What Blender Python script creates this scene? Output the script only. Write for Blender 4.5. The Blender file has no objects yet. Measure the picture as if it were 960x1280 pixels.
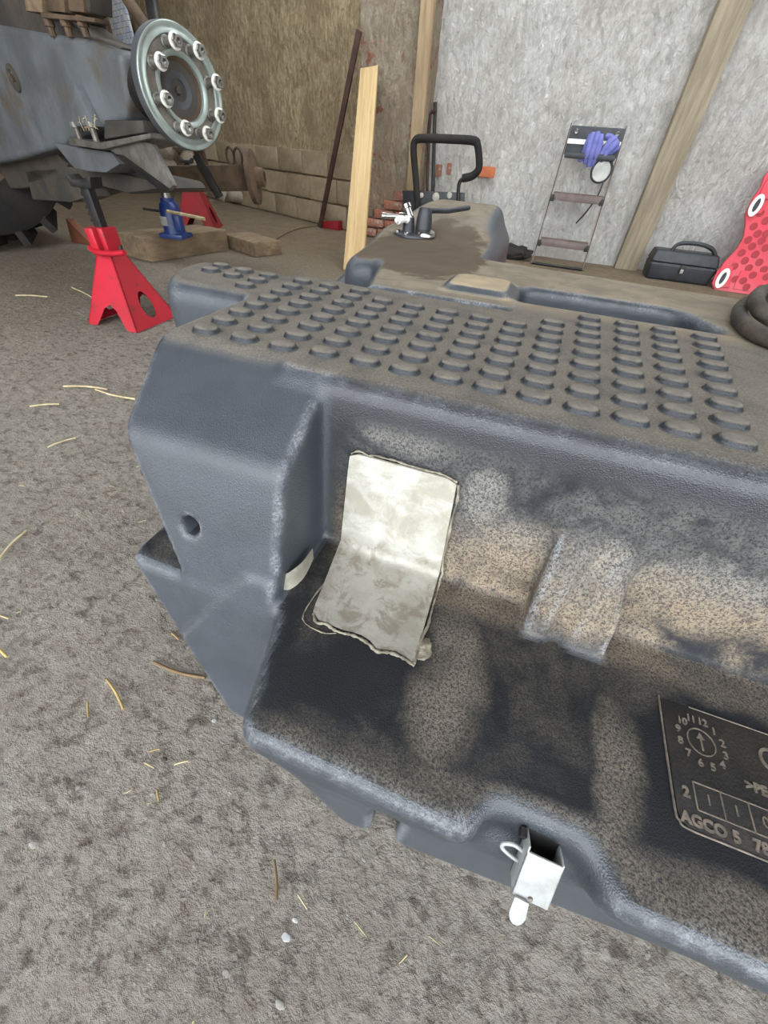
import bpy, bmesh, math, random
import numpy as np
from mathutils import Vector, Matrix

random.seed(7)
rng = np.random.default_rng(7)
scene = bpy.context.scene
COL = scene.collection

# ------------------------------------------------------------------ camera
CR = np.array([[0.9367439, 0.27869452, -0.21175513],
               [0.34461967, -0.62854968, 0.6972536],
               [0.06122214, -0.72612304, -0.68483369]])
CAMH = 0.70
FPX = 481.0
camd = bpy.data.cameras.new('camera')
camd.sensor_fit = 'HORIZONTAL'
camd.sensor_width = 36.0
camd.lens = FPX / 960.0 * 36.0
camd.clip_start = 0.01
camd.clip_end = 200
cam = bpy.data.objects.new('camera', camd)
COL.objects.link(cam)
cam.matrix_world = Matrix(((CR[0][0], -CR[0][1], -CR[0][2], 0),
                           (CR[1][0], -CR[1][1], -CR[1][2], 0),
                           (CR[2][0], -CR[2][1], -CR[2][2], CAMH),
                           (0, 0, 0, 1)))
scene.camera = cam

# ------------------------------------------------------------------ light
world = bpy.data.worlds.new('sky')
scene.world = world
world.use_nodes = True
wb = world.node_tree.nodes['Background']
wb.inputs[0].default_value = (0.90, 0.95, 1.0, 1)
wb.inputs[1].default_value = 5.9

scene.view_settings.view_transform = 'Standard'
scene.view_settings.look = 'None'
scene.view_settings.exposure = 0.0
scene.view_settings.gamma = 1.0
scene.view_settings.use_curve_mapping = False
scene.cycles.use_denoising = True
scene.cycles.max_bounces = 8
scene.cycles.diffuse_bounces = 5

# ------------------------------------------------------------------ helpers
def px_ray(u, v):
    return Vector(CR @ np.array([u - 480.0, v - 640.0, FPX]))

def at(u, v, x=None, y=None, z=None):
    d = px_ray(u, v)
    if z is not None: t = (z - CAMH) / d.z
    elif y is not None: t = y / d.y
    else: t = x / d.x
    return Vector((0, 0, CAMH)) + d * t

def tag(o, label, cat=None, group=None, kind=None):
    if label: o['label'] = label
    if cat: o['category'] = cat
    if group: o['group'] = group
    if kind: o['kind'] = kind
    return o

def empty(name, loc=(0, 0, 0), rot=(0, 0, 0)):
    o = bpy.data.objects.new(name, None)
    o.empty_display_size = 0.05
    COL.objects.link(o)
    o.location = loc
    o.rotation_euler = rot
    return o

def obj(name, bm, mat, parent=None, smooth=35, loc=None, rot=None):
    me = bpy.data.meshes.new(name)
    bmesh.ops.recalc_face_normals(bm, faces=bm.faces)
    bm.to_mesh(me)
    bm.free()
    return obj_me(name, me, mat, parent, smooth, loc, rot)

def obj_me(name, me, mat, parent=None, smooth=35, loc=None, rot=None):
    if mat and not me.materials: me.materials.append(mat)
    if smooth:
        me.shade_smooth()
        me.set_sharp_from_angle(angle=math.radians(smooth))
    o = bpy.data.objects.new(name, me)
    COL.objects.link(o)
    if parent: o.parent = parent
    if loc is not None: o.location = loc
    if rot is not None: o.rotation_euler = rot
    return o

def local(parent, o):
    """keep the world place of o (built in world coordinates) when parented to an unrotated or rotated empty"""
    o.parent = parent
    o.matrix_parent_inverse = parent_world(parent).inverted()
    return o

def parent_world(p):
    m = p.matrix_basis.copy()
    if p.parent: m = parent_world(p.parent) @ p.matrix_parent_inverse @ m
    return m

def bevel(bm, w, seg=2, ang=25):
    if w <= 0: return bm
    es = [e for e in bm.edges if len(e.link_faces) == 2 and e.calc_face_angle(0) > math.radians(ang)]
    bmesh.ops.bevel(bm, geom=es, offset=w, segments=seg, profile=0.6, affect='EDGES', clamp_overlap=True)
    return bm

def box(c, s, bw=0.0, rot=None, seg=2, bm=None):
    b = bmesh.new()
    bmesh.ops.create_cube(b, size=1)
    bmesh.ops.scale(b, vec=s, verts=b.verts)
    bevel(b, bw, seg)
    m = Matrix.Translation(c) @ (rot.to_4x4() if rot is not None else Matrix.Identity(4))
    bmesh.ops.transform(b, matrix=m, verts=b.verts)
    return join(bm, b)

def join(bm, b):
    if bm is None: return b
    me = bpy.data.meshes.new('tmp')
    b.to_mesh(me); b.free()
    bm.from_mesh(me)
    bpy.data.meshes.remove(me)
    return bm

def hexa(pts, bw=0.0, bm=None, seg=2):
    """8 points: 4 lower (ccw) then 4 upper"""
    b = bmesh.new()
    v = [b.verts.new(p) for p in pts]
    for f in ((3, 2, 1, 0), (4, 5, 6, 7), (0, 1, 5, 4), (1, 2, 6, 5), (2, 3, 7, 6), (3, 0, 4, 7)):
        b.faces.new([v[i] for i in f])
    bmesh.ops.recalc_face_normals(b, faces=b.faces)
    bevel(b, bw, seg)
    return join(bm, b)

def prism(pts, ext, bw=0.0, bm=None, seg=2, ang=25):
    """planar polygon extruded by vector ext"""
    b = bmesh.new()
    ext = Vector(ext)
    v0 = [b.verts.new(Vector(p)) for p in pts]
    v1 = [b.verts.new(Vector(p) + ext) for p in pts]
    n = len(pts)
    b.faces.new(v0[::-1]); b.faces.new(v1)
    for i in range(n):
        b.faces.new((v0[i], v0[(i + 1) % n], v1[(i + 1) % n], v1[i]))
    bmesh.ops.recalc_face_normals(b, faces=b.faces)
    bevel(b, bw, seg, ang)
    return join(bm, b)

def tube(path, r, n=10, bm=None, closed=False, cap=True):
    b = bm if bm is not None else bmesh.new()
    P = [Vector(p) for p in path]
    rs = r if isinstance(r, (list, tuple)) else [r] * len(P)
    rings = []
    up = None
    for i, p in enumerate(P):
        if closed: t = P[(i + 1) % len(P)] - P[i - 1]
        else: t = P[min(i + 1, len(P) - 1)] - P[max(i - 1, 0)]
        t.normalize()
        if up is None:
            up = Vector((0, 0, 1)) if abs(t.z) < 0.9 else Vector((0, 1, 0))
        a = t.cross(up).normalized()
        up = a.cross(t).normalized()
        rings.append([b.verts.new(p + (a * math.cos(k * 2 * math.pi / n) + up * math.sin(k * 2 * math.pi / n)) * rs[i]) for k in range(n)])
    m = len(rings)
    for i in range(m if closed else m - 1):
        A, B = rings[i], rings[(i + 1) % m]
        for k in range(n):
            b.faces.new((A[k], A[(k + 1) % n], B[(k + 1) % n], B[k]))
    if cap and not closed:
        b.faces.new(rings[0][::-1]); b.faces.new(rings[-1])
    return b

def lathe(prof, origin, axis, n=32, bm=None, closed=False):
    """prof: list of (r, h) revolved around axis through origin"""
    b = bm if bm is not None else bmesh.new()
    ax = Vector(axis).normalized()
    q = ax.to_track_quat('Z', 'Y').to_matrix()
    rings = []
    for r, h in prof:
        if r < 1e-6:
            rings.append([b.verts.new(Vector(origin) + ax * h)])
        else:
            rings.append([b.verts.new(Vector(origin) + q @ Vector((r * math.cos(2 * math.pi * k / n), r * math.sin(2 * math.pi * k / n), h))) for k in range(n)])
    m = len(rings)
    for i in range(m if closed else m - 1):
        A, B = rings[i], rings[(i + 1) % m]
        for k in range(n):
            k2 = (k + 1) % n
            if len(A) == 1 and len(B) == 1: continue
            if len(A) == 1: b.faces.new((A[0], B[k], B[k2]))
            elif len(B) == 1: b.faces.new((A[k], A[k2], B[0]))
            else: b.faces.new((A[k], A[k2], B[k2], B[k]))
    return b

def smooth_path(pts, sub=6, closed=False):
    P = [Vector(p) for p in pts]
    out = []
    n = len(P)
    for i in range(n if closed else n - 1):
        p0 = P[i - 1] if (closed or i > 0) else P[0]
        p1, p2 = P[i], P[(i + 1) % n]
        p3 = P[(i + 2) % n] if (closed or i + 2 < n) else P[-1]
        for k in range(sub):
            t = k / sub
            out.append(0.5 * ((2 * p1) + (p2 - p0) * t + (2 * p0 - 5 * p1 + 4 * p2 - p3) * t * t + (3 * p1 - p0 - 3 * p2 + p3) * t ** 3))
    if not closed: out.append(P[-1])
    return out

# ------------------------------------------------------------------ materials
def new_mat(name):
    m = bpy.data.materials.new(name)
    m.use_nodes = True
    nt = m.node_tree
    return m, nt, nt.nodes['Principled BSDF']

class NB:
    def __init__(s, nt): s.nt = nt
    def n(s, t, **kw):
        x = s.nt.nodes.new(t)
        for k, v in kw.items(): setattr(x, k, v)
        return x
    def set(s, sock, v):
        if hasattr(v, 'is_linked'): s.nt.links.new(v, sock)
        else: sock.default_value = v
    def noise(s, vec, scale, detail=4, rough=0.55, dist=0.0):
        x = s.n('ShaderNodeTexNoise')
        s.set(x.inputs['Vector'], vec)
        x.inputs['Scale'].default_value = scale
        x.inputs['Detail'].default_value = detail
        x.inputs['Roughness'].default_value = rough
        x.inputs['Distortion'].default_value = dist
        return x.outputs['Fac']
    def voro(s, vec, scale, feature='F1'):
        x = s.n('ShaderNodeTexVoronoi')
        x.feature = feature
        s.set(x.inputs['Vector'], vec)
        x.inputs['Scale'].default_value = scale
        return x.outputs['Distance']
    def ramp(s, v, a, b, lo=0.0, hi=1.0, smooth=True):
        x = s.n('ShaderNodeMapRange')
        if smooth: x.interpolation_type = 'SMOOTHSTEP'
        s.set(x.inputs[0], v)
        for i, q in zip((1, 2, 3, 4), (a, b, lo, hi)): s.set(x.inputs[i], q)
        return x.outputs[0]
    def m(s, op, a, b=0.0, c=None):
        x = s.n('ShaderNodeMath', operation=op)
        s.set(x.inputs[0], a); s.set(x.inputs[1], b)
        if c is not None: s.set(x.inputs[2], c)
        return x.outputs[0]
    def mix(s, f, a, b):
        x = s.n('ShaderNodeMix', data_type='RGBA')
        s.set(x.inputs[0], f)
        s.set(x.inputs[6], a if hasattr(a, 'is_linked') else (*a, 1)[:4])
        s.set(x.inputs[7], b if hasattr(b, 'is_linked') else (*b, 1)[:4])
        return x.outputs[2]
    def bump(s, h, strength, dist, normal=None):
        x = s.n('ShaderNodeBump')
        s.set(x.inputs['Height'], h)
        x.inputs['Strength'].default_value = strength
        x.inputs['Distance'].default_value = dist
        if normal is not None: s.set(x.inputs['Normal'], normal)
        return x.outputs[0]
    def scale(s, vec, v):
        x = s.n('ShaderNodeMapping')
        s.set(x.inputs[0], vec)
        x.inputs['Scale'].default_value = v
        return x.outputs[0]

def simple(name, c1, c2=None, rough=0.5, metal=0.0, scale=8.0, lo=0.35, hi=0.65, bump=0.0, bscale=60.0, stretch=None, spec=0.5, dirt=None, dirt_amt=0.5):
    m, nt, bs = new_mat(name)
    b = NB(nt)
    co = b.n('ShaderNodeTexCoord').outputs['Object']
    if stretch: co = b.scale(co, stretch)
    col = None
    if c2 is not None:
        f = b.ramp(b.noise(co, scale, 6, 0.6), lo, hi)
        col = b.mix(f, c1, c2)
    else: col = (*c1, 1)
    if dirt is not None:
        f2 = b.ramp(b.noise(co, scale * 2.7, 8, 0.65), 0.6 - 0.2 * dirt_amt, 0.75 - 0.1 * dirt_amt)
        col = b.mix(f2, col if hasattr(col, 'is_linked') else c1, dirt)
    b.set(bs.inputs['Base Color'], col)
    bs.inputs['Roughness'].default_value = rough
    bs.inputs['Metallic'].default_value = metal
    bs.inputs['Specular IOR Level'].default_value = spec
    if bump > 0:
        b.set(bs.inputs['Normal'], b.bump(b.noise(co, bscale, 5, 0.6), bump, 0.01))
    return m

M = {}
M['red_paint'] = simple('red_paint', (0.50, 0.012, 0.03), (0.42, 0.012, 0.025), 0.38, 0, 6, dirt=(0.16, 0.03, 0.03), dirt_amt=0.2)
M['red_dark'] = simple('red_dark', (0.33, 0.012, 0.018), (0.22, 0.012, 0.015), 0.5, 0, 6)
M['black_steel'] = simple('black_steel', (0.012, 0.012, 0.013), (0.03, 0.026, 0.022), 0.45, 0.3, 14)
M['black_plastic'] = simple('black_plastic', (0.016, 0.018, 0.022), (0.03, 0.033, 0.038), 0.45, 0, 12, bump=0.1)
M['rubber'] = simple('rubber', (0.008, 0.0075, 0.007), (0.022, 0.018, 0.014), 0.85, 0, 5, bump=0.3, bscale=40)
M['blue_paint'] = simple('blue_paint', (0.012, 0.035, 0.16), (0.02, 0.05, 0.2), 0.35, 0, 9, dirt=(0.05, 0.05, 0.06), dirt_amt=0.3)
M['chrome'] = simple('chrome', (0.55, 0.55, 0.54), (0.42, 0.41, 0.38), 0.22, 1.0, 20)
M['bright_zinc'] = simple('bright_zinc', (0.40, 0.415, 0.41), (0.29, 0.29, 0.27), 0.5, 0.3, 30, bump=0.1)
M['washer_white'] = simple('washer_white', (0.82, 0.80, 0.75), (0.7, 0.67, 0.6), 0.45, 0.1, 30)
M['steel'] = simple('steel', (0.22, 0.21, 0.19), (0.13, 0.115, 0.095), 0.45, 0.5, 14, bump=0.2)
M['flange_face'] = simple('flange_face', (0.26, 0.24, 0.205), (0.15, 0.125, 0.10), 0.5, 0.5, 10, bump=0.15)
M['flange_green'] = simple('flange_green', (0.40, 0.46, 0.42), (0.30, 0.34, 0.31), 0.38, 0.45, 8)
M['flange_side'] = simple('flange_side', (0.11, 0.115, 0.125), (0.07, 0.07, 0.075), 0.45, 0.35, 10)
M['hub_dark'] = simple('hub_dark', (0.045, 0.04, 0.035), (0.08, 0.07, 0.06), 0.6, 0.2, 8)
M['rusty'] = simple('rusty', (0.075, 0.048, 0.03), (0.13, 0.085, 0.05), 0.85, 0.1, 10, bump=0.4)
M['iron_bar'] = simple('iron_bar', (0.045, 0.02, 0.014), (0.075, 0.035, 0.025), 0.7, 0.2, 10, bump=0.2)
M['plank'] = simple('plank', (0.58, 0.42, 0.21), (0.46, 0.31, 0.14), 0.75, 0, 2.5, stretch=(14, 14, 0.5), bump=0.15, bscale=12, dirt=(0.22, 0.14, 0.06), dirt_amt=0.1)
M['old_wood'] = simple('old_wood', (0.24, 0.17, 0.10), (0.15, 0.105, 0.062), 0.85, 0, 5, stretch=(5, 1, 5), bump=0.4, bscale=25)
M['post_wood'] = simple('post_wood', (0.36, 0.30, 0.21), (0.25, 0.205, 0.14), 0.85, 0, 4, stretch=(8, 8, 0.8), bump=0.3, bscale=22)
M['trim_wood'] = simple('trim_wood', (0.42, 0.31, 0.18), (0.30, 0.21, 0.12), 0.85, 0, 4, stretch=(8, 8, 0.8), bump=0.3, bscale=22)
M['brown_tread'] = simple('brown_tread', (0.075, 0.045, 0.035), (0.13, 0.085, 0.07), 0.4, 0, 12)
M['glove'] = simple('glove', (0.11, 0.12, 0.36), (0.17, 0.18, 0.46), 0.6, 0, 14, bump=0.3, bscale=40)
M['disc'] = simple('disc', (0.38, 0.37, 0.33), (0.27, 0.27, 0.25), 0.35, 0.2, 18)
M['red_plastic'] = simple('red_plastic', (0.66, 0.055, 0.085), (0.58, 0.045, 0.07), 0.42, 0, 5, dirt=(0.45, 0.06, 0.06), dirt_amt=0.2)
M['red_hole'] = simple('red_hole', (0.34, 0.02, 0.03), None, 0.6)
M['hose'] = simple('hose', (0.022, 0.018, 0.013), (0.07, 0.055, 0.036), 0.75, 0, 18, bump=0.3)
M['straw'] = simple('straw', (0.50, 0.36, 0.13), (0.36, 0.25, 0.10), 0.7, 0, 30)
M['straw_pale'] = simple('straw_pale', (0.55, 0.46, 0.28), (0.40, 0.32, 0.18), 0.7, 0, 30)
M['twig'] = simple('twig', (0.20, 0.125, 0.06), (0.12, 0.08, 0.04), 0.8, 0, 30)
M['pebble'] = simple('pebble', (0.34, 0.32, 0.29), (0.24, 0.22, 0.2), 0.8, 0, 40, bump=0.3)
M['pebble_white'] = simple('pebble_white', (0.46, 0.47, 0.47), (0.36, 0.36, 0.35), 0.6, 0, 40, bump=0.3)
M['brick_red'] = simple('brick_red', (0.36, 0.11, 0.06), (0.27, 0.13, 0.085), 0.9, 0, 12, bump=0.5, bscale=60, dirt=(0.5, 0.44, 0.36), dirt_amt=0.55)
M['brick_orange'] = simple('brick_orange', (0.58, 0.14, 0.05), (0.5, 0.16, 0.07), 0.9, 0, 12, bump=0.5)
M['block_brown'] = simple('block_brown', (0.25, 0.185, 0.11), (0.33, 0.26, 0.17), 0.95, 0, 7, bump=0.5, bscale=50)
M['stone'] = simple('stone', (0.30, 0.25, 0.18), (0.42, 0.36, 0.28), 0.95, 0, 6, bump=0.5, bscale=40)
M['weld'] = simple('weld', (0.30, 0.27, 0.2), (0.12, 0.105, 0.075), 0.5, 0, 60, bump=0.4, bscale=160)
M['pale_plastic'] = simple('pale_plastic', (0.50, 0.48, 0.40), (0.36, 0.34, 0.27), 0.45, 0, 40)
M['orange_plate'] = simple('orange_plate', (0.17, 0.055, 0.02), (0.12, 0.04, 0.02), 0.6, 0, 10)

# grey cast axle with oily dirt
def axle_mat():
    m, nt, bs = new_mat('axle_grey')
    b = NB(nt)
    co = b.n('ShaderNodeTexCoord').outputs['Object']
    f = b.ramp(b.noise(co, 3.5, 6, 0.6), 0.35, 0.62)
    c = b.mix(f, (0.135, 0.145, 0.155), (0.085, 0.088, 0.088))
    f2 = b.ramp(b.noise(co, 2.1, 8, 0.62), 0.56, 0.66)
    c = b.mix(f2, c, (0.10, 0.078, 0.052))
    b.set(bs.inputs['Base Color'], c)
    bs.inputs['Roughness'].default_value = 0.55
    b.set(bs.inputs['Normal'], b.bump(b.noise(co, 35, 5), 0.25, 0.01))
    return m
M['axle'] = axle_mat()
M['axle_dark'] = simple('axle_dark', (0.038, 0.034, 0.030), (0.075, 0.06, 0.044), 0.75, 0, 6, bump=0.4, bscale=30)

# stand-in for an unidentified bright strip: white with pale blue blocks of print
def bright_strip_mat():
    m, nt, bs = new_mat('bright_strip_print')
    b = NB(nt)
    co = b.n('ShaderNodeTexCoord').outputs['Object']
    br = b.n('ShaderNodeTexBrick')
    sx = b.n('ShaderNodeSeparateXYZ'); b.set(sx.inputs[0], co)
    cx = b.n('ShaderNodeCombineXYZ'); b.set(cx.inputs[0], sx.outputs[0]); b.set(cx.inputs[1], sx.outputs[2])
    b.set(br.inputs['Vector'], cx.outputs[0])
    br.inputs['Scale'].default_value = 5
    br.inputs['Mortar Size'].default_value = 0.012
    br.inputs['Color1'].default_value = (0.9, 0.92, 0.95, 1)
    br.inputs['Color2'].default_value = (0.6, 0.7, 0.88, 1)
    br.inputs['Mortar'].default_value = (0.15, 0.14, 0.16, 1)
    f = b.ramp(b.noise(co, 14, 3), 0.5, 0.6)
    b.set(bs.inputs['Base Color'], b.mix(f, br.outputs[0], (0.86, 0.88, 0.9)))
    bs.inputs['Roughness'].default_value = 0.4
    return m
M['bright_strip'] = bright_strip_mat()

def floor_mat():
    m, nt, bs = new_mat('dirty_concrete')
    b = NB(nt)
    co = b.n('ShaderNodeTexCoord').outputs['Object']
    big = b.ramp(b.noise(co, 0.9, 5, 0.6), 0.35, 0.65)
    mid = b.ramp(b.noise(co, 7, 7, 0.65), 0.3, 0.7)
    fine = b.ramp(b.noise(co, 55, 6, 0.7), 0.32, 0.68)
    c = b.mix(mid, (0.39, 0.345, 0.285), (0.50, 0.45, 0.385))
    c = b.mix(b.m('MULTIPLY', big, 0.45), c, (0.27, 0.215, 0.15))
    c = b.mix(b.m('MULTIPLY', fine, 0.6), c, (0.55, 0.51, 0.45))
    dark = b.ramp(b.noise(b.scale(co, (1.0, 1.4, 1)), 26, 8, 0.72, 0.0), 0.52, 0.66)
    c = b.mix(b.m('MULTIPLY', dark, 0.75), c, (0.115, 0.092, 0.07))
    spot = b.ramp(b.voro(co, 38), 0.05, 0.12, 1.0, 0.0)
    spotm = b.m('MULTIPLY', spot, b.ramp(b.noise(co, 9, 2), 0.55, 0.62))
    c = b.mix(b.m('MULTIPLY', spotm, 0.6), c, (0.6, 0.57, 0.5))
    # deep in the shed the floor is bare brown earth
    sp = b.n('ShaderNodeSeparateXYZ'); b.set(sp.inputs[0], co)
    back = b.ramp(b.m('ADD', sp.outputs[1], b.m('MULTIPLY', mid, 0.8)), 1.6, 4.2)
    left = b.ramp(sp.outputs[0], -1.2, -3.0)
    earth = b.mix(mid, (0.25, 0.175, 0.10), (0.33, 0.245, 0.15))
    c = b.mix(b.m('MULTIPLY', b.m('MAXIMUM', back, b.m('MULTIPLY', left, 0.6)), 0.85), c, earth)
    grit = b.ramp(b.noise(co, 48, 6, 0.68), 0.50, 0.64)
    c = b.mix(b.m('MULTIPLY', grit, 0.5), c, (0.17, 0.14, 0.11))
    chip = b.m('MULTIPLY', b.ramp(b.voro(co, 70), 0.14, 0.24, 1.0, 0.0), b.ramp(b.noise(co, 40, 3), 0.5, 0.6))
    c = b.mix(b.m('MULTIPLY', chip, 0.6), c, (0.66, 0.63, 0.57))
    b.set(bs.inputs['Base Color'], c)
    bs.inputs['Roughness'].default_value = 0.9
    bs.inputs['Specular IOR Level'].default_value = 0.25
    h = b.m('ADD', b.m('MULTIPLY', b.noise(b.scale(co, (1.0, 1.4, 1)), 30, 9, 0.72, 0.0), 1.3), b.m('ADD', b.m('MULTIPLY', b.noise(co, 160, 4, 0.6), 0.4), b.m('MULTIPLY', grit, -0.22)))
    b.set(bs.inputs['Normal'], b.bump(h, 1.0, 0.035))
    return m
M['floor'] = floor_mat()

def wall_mat(name, base, alt, dirt, dirt_lo, red=0.0, low=None, bscale=1.0):
    m, nt, bs = new_mat(name)
    b = NB(nt)
    co = b.n('ShaderNodeTexCoord').outputs['Object']
    st = b.scale(co, (1, 1, 0.55))
    n1 = b.ramp(b.noise(st, 26 * bscale, 8, 0.7, 0.6), 0.36, 0.62)
    n2 = b.ramp(b.noise(co, 1.6, 6, 0.62), 0.4, 0.62)
    c = b.mix(n1, alt, base)
    c = b.mix(b.m('MULTIPLY', n2, dirt_lo), c, dirt)
    crack = b.ramp(b.noise(st, 38, 8, 0.75, 1.0), 0.66, 0.74)
    c = b.mix(b.m('MULTIPLY', crack, 0.6), c, (dirt[0] * 0.5, dirt[1] * 0.5, dirt[2] * 0.5))
    if red > 0:
        r = b.ramp(b.noise(co, 5, 7, 0.72), 0.54, 0.62)
        c = b.mix(b.m('MULTIPLY', r, red), c, (0.33, 0.075, 0.055))
    if low is not None:
        sp = b.n('ShaderNodeSeparateXYZ'); b.set(sp.inputs[0], co)
        zz = b.m('ADD', sp.outputs[2], b.m('MULTIPLY', b.noise(co, 2.2, 6, 0.6), 0.5))
        c = b.mix(b.m('MULTIPLY', b.ramp(zz, low[3] + 0.08, low[3] - 0.08), low[4]), c, low[:3])
    b.set(bs.inputs['Base Color'], c)
    bs.inputs['Roughness'].default_value = 0.95
    bs.inputs['Specular IOR Level'].default_value = 0.2
    h = b.m('ADD', b.noise(st, 22 * bscale, 8, 0.7, 0.5), b.m('MULTIPLY', b.noise(co, 3, 4), 1.2))
    b.set(bs.inputs['Normal'], b.bump(h, 1.0, 0.08))
    return m
M['wall_white'] = wall_mat('limewash', (0.88, 0.86, 0.82), (0.66, 0.63, 0.58), (0.50, 0.43, 0.33), 0.3, 0.0, (0.66, 0.65, 0.62, 0.7, 0.35))
M['wall_brown'] = wall_mat('brown_render', (0.56, 0.45, 0.28), (0.34, 0.25, 0.14), (0.26, 0.18, 0.10), 0.5, 0.0, (0.22, 0.165, 0.105, 0.75, 0.75))
M['pillar'] = wall_mat('pillar_render', (0.50, 0.43, 0.33), (0.36, 0.29, 0.21), (0.32, 0.23, 0.15), 0.55, 0.75, (0.32, 0.22, 0.15, 0.8, 0.6))
M['ceiling'] = simple('ceiling_sheet', (0.22, 0.2, 0.17), (0.15, 0.13, 0.11), 0.9, 0, 2)

# tank plastic with dust ------------------------------------------------
def tank_mat():
    m, nt, bs = new_mat('tank_plastic')
    b = NB(nt)
    co = b.n('ShaderNodeTexCoord').outputs['Object']
    geo = b.n('ShaderNodeNewGeometry')
    sp = b.n('ShaderNodeSeparateXYZ'); b.set(sp.inputs[0], co)
    X, Y, Z = sp.outputs
    sn = b.n('ShaderNodeSeparateXYZ'); b.set(sn.inputs[0], geo.outputs['True Normal'])
    up = b.ramp(sn.outputs[2], 0.90, 0.98)
    n_big = b.noise(co, 4.0, 6, 0.6, 0.4)
    n_mid = b.noise(co, 14, 7, 0.65, 0.4)
    n_fine = b.m('ADD', b.m('MULTIPLY', b.noise(co, 300, 5, 0.7), 0.6), b.m('MULTIPLY', b.noise(co, 620, 3, 0.7), 0.4))
    grain = b.ramp(n_fine, 0.42, 0.6)
    # base plastic
    base = b.mix(b.ramp(n_mid, 0.3, 0.7), (0.030, 0.035, 0.043), (0.044, 0.050, 0.059))
    sky_sheen = b.m('MAXIMUM', b.ramp(X, -0.195, -0.212), b.ramp(Z, 0.20, 0.185))  # end block and lower strip painted paler, in place of reflected sky
    base = b.mix(b.m('MULTIPLY', sky_sheen, b.ramp(n_mid, 0.2, 0.8, 0.35, 0.8)), base, (0.054, 0.062, 0.073))
    # deck dust: settles everywhere on the top
    deck = b.m('MULTIPLY', up, b.ramp(Z, 0.40, 0.47))
    dmix = b.m('MULTIPLY', deck, b.ramp(n_mid, 0.25, 0.6, 0.5, 0.92))
    c = b.mix(dmix, base, b.mix(grain, (0.135, 0.120, 0.098), (0.215, 0.190, 0.152)))
    # rear section: thicker brown dust with a damp stain
    rear = b.m('MULTIPLY', deck, b.ramp(Y, 0.80, 0.86))
    tan = b.mix(b.ramp(n_mid, 0.35, 0.65), (0.27, 0.225, 0.165), (0.19, 0.16, 0.12))
    c = b.mix(b.m('MULTIPLY', rear, 0.92), c, tan)
    ox = b.m('DIVIDE', b.m('SUBTRACT', X, -0.33), 0.20)
    oy = b.m('DIVIDE', b.m('SUBTRACT', Y, 1.26), 0.32)
    oil_r = b.m('ADD', b.m('ADD', b.m('MULTIPLY', ox, ox), b.m('MULTIPLY', oy, oy)), b.m('MULTIPLY', b.m('SUBTRACT', n_big, 0.5), 3.0))
    oil = b.m('MULTIPLY', rear, b.ramp(oil_r, 1.1, 0.85))
    c = b.mix(b.m('MULTIPLY', oil, 0.8), c, (0.085, 0.062, 0.042))
    padm = b.m('MULTIPLY', b.m('MULTIPLY', b.ramp(X, -0.20, -0.17), b.ramp(X, -0.03, -0.05)), b.m('MULTIPLY', b.m('MULTIPLY', b.ramp(Y, 0.855, 0.87), b.ramp(Y, 1.02, 0.99)), b.ramp(n_mid, 0.35, 0.6, 0.4, 1.0)))
    c = b.mix(b.m('MULTIPLY', padm, deck), c, (0.40, 0.32, 0.21))
    # ledge dust: dark plastic, dusty clouds
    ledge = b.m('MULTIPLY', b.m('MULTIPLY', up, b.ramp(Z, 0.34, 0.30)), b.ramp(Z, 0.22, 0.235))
    lp = b.ramp(b.m('ADD', b.m('MULTIPLY', n_big, 0.65), b.m('MULTIPLY', n_mid, 0.35)), 0.46, 0.62)
    def blob(u, v, cu, cv, ru, rv, k=0.9):
        du = b.m('DIVIDE', b.m('SUBTRACT', u, cu), ru); dv = b.m('DIVIDE', b.m('SUBTRACT', v, cv), rv)
        r2 = b.m('ADD', b.m('MULTIPLY', du, du), b.m('MULTIPLY', dv, dv))
        return b.ramp(b.m('ADD', r2, b.m('ADD', b.m('MULTIPLY', b.m('SUBTRACT', n_mid, 0.5), 4.5), b.m('MULTIPLY', b.m('SUBTRACT', n_big, 0.5), 3.5))), 2.1, -0.3, 0.0, k)
    lp = b.m('MULTIPLY', lp, 0.35)
    for args in ((0.034, 0.215, 0.036, 0.085, 0.85), (0.215, 0.20, 0.022, 0.065, 0.75), (0.34, 0.345, 0.16, 0.032, 0.7), (0.20, 0.112, 0.25, 0.022, 0.6), (-0.03, 0.100, 0.14, 0.014, 0.5), (0.02, 0.30, 0.03, 0.05, 0.5)):
        lp = b.m('MAXIMUM', lp, blob(X, Y, *args))
    lp = b.m('MULTIPLY', lp, b.ramp(n_fine, 0.40, 0.58, 0.12, 1.0))
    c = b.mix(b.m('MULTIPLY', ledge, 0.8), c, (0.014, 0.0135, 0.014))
    c = b.mix(b.m('MULTIPLY', b.m('MULTIPLY', ledge, lp), 0.75), c, (0.27, 0.235, 0.185))
    # front wall behind the ledge: pale scuffed dust, ochre towards the crease
    wall = b.m('MULTIPLY', b.m('MULTIPLY', b.ramp(X, -0.205, -0.16), b.ramp(Y, 0.30, 0.335)), b.m('MULTIPLY', b.ramp(Z, 0.47, 0.44), b.ramp(Z, 0.24, 0.26)))
    wall = b.m('MULTIPLY', wall, b.ramp(Y, 0.44, 0.41))
    low = b.ramp(b.m('ADD', Z, b.m('MULTIPLY', b.m('SUBTRACT', n_big, 0.5), 0.25)), 0.40, 0.31)
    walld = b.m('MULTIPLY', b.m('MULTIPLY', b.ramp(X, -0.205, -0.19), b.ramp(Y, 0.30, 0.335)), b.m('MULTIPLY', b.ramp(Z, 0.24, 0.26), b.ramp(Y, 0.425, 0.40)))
    c = b.mix(b.m('MULTIPLY', walld, 0.65), c, (0.022, 0.0215, 0.0225))
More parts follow.
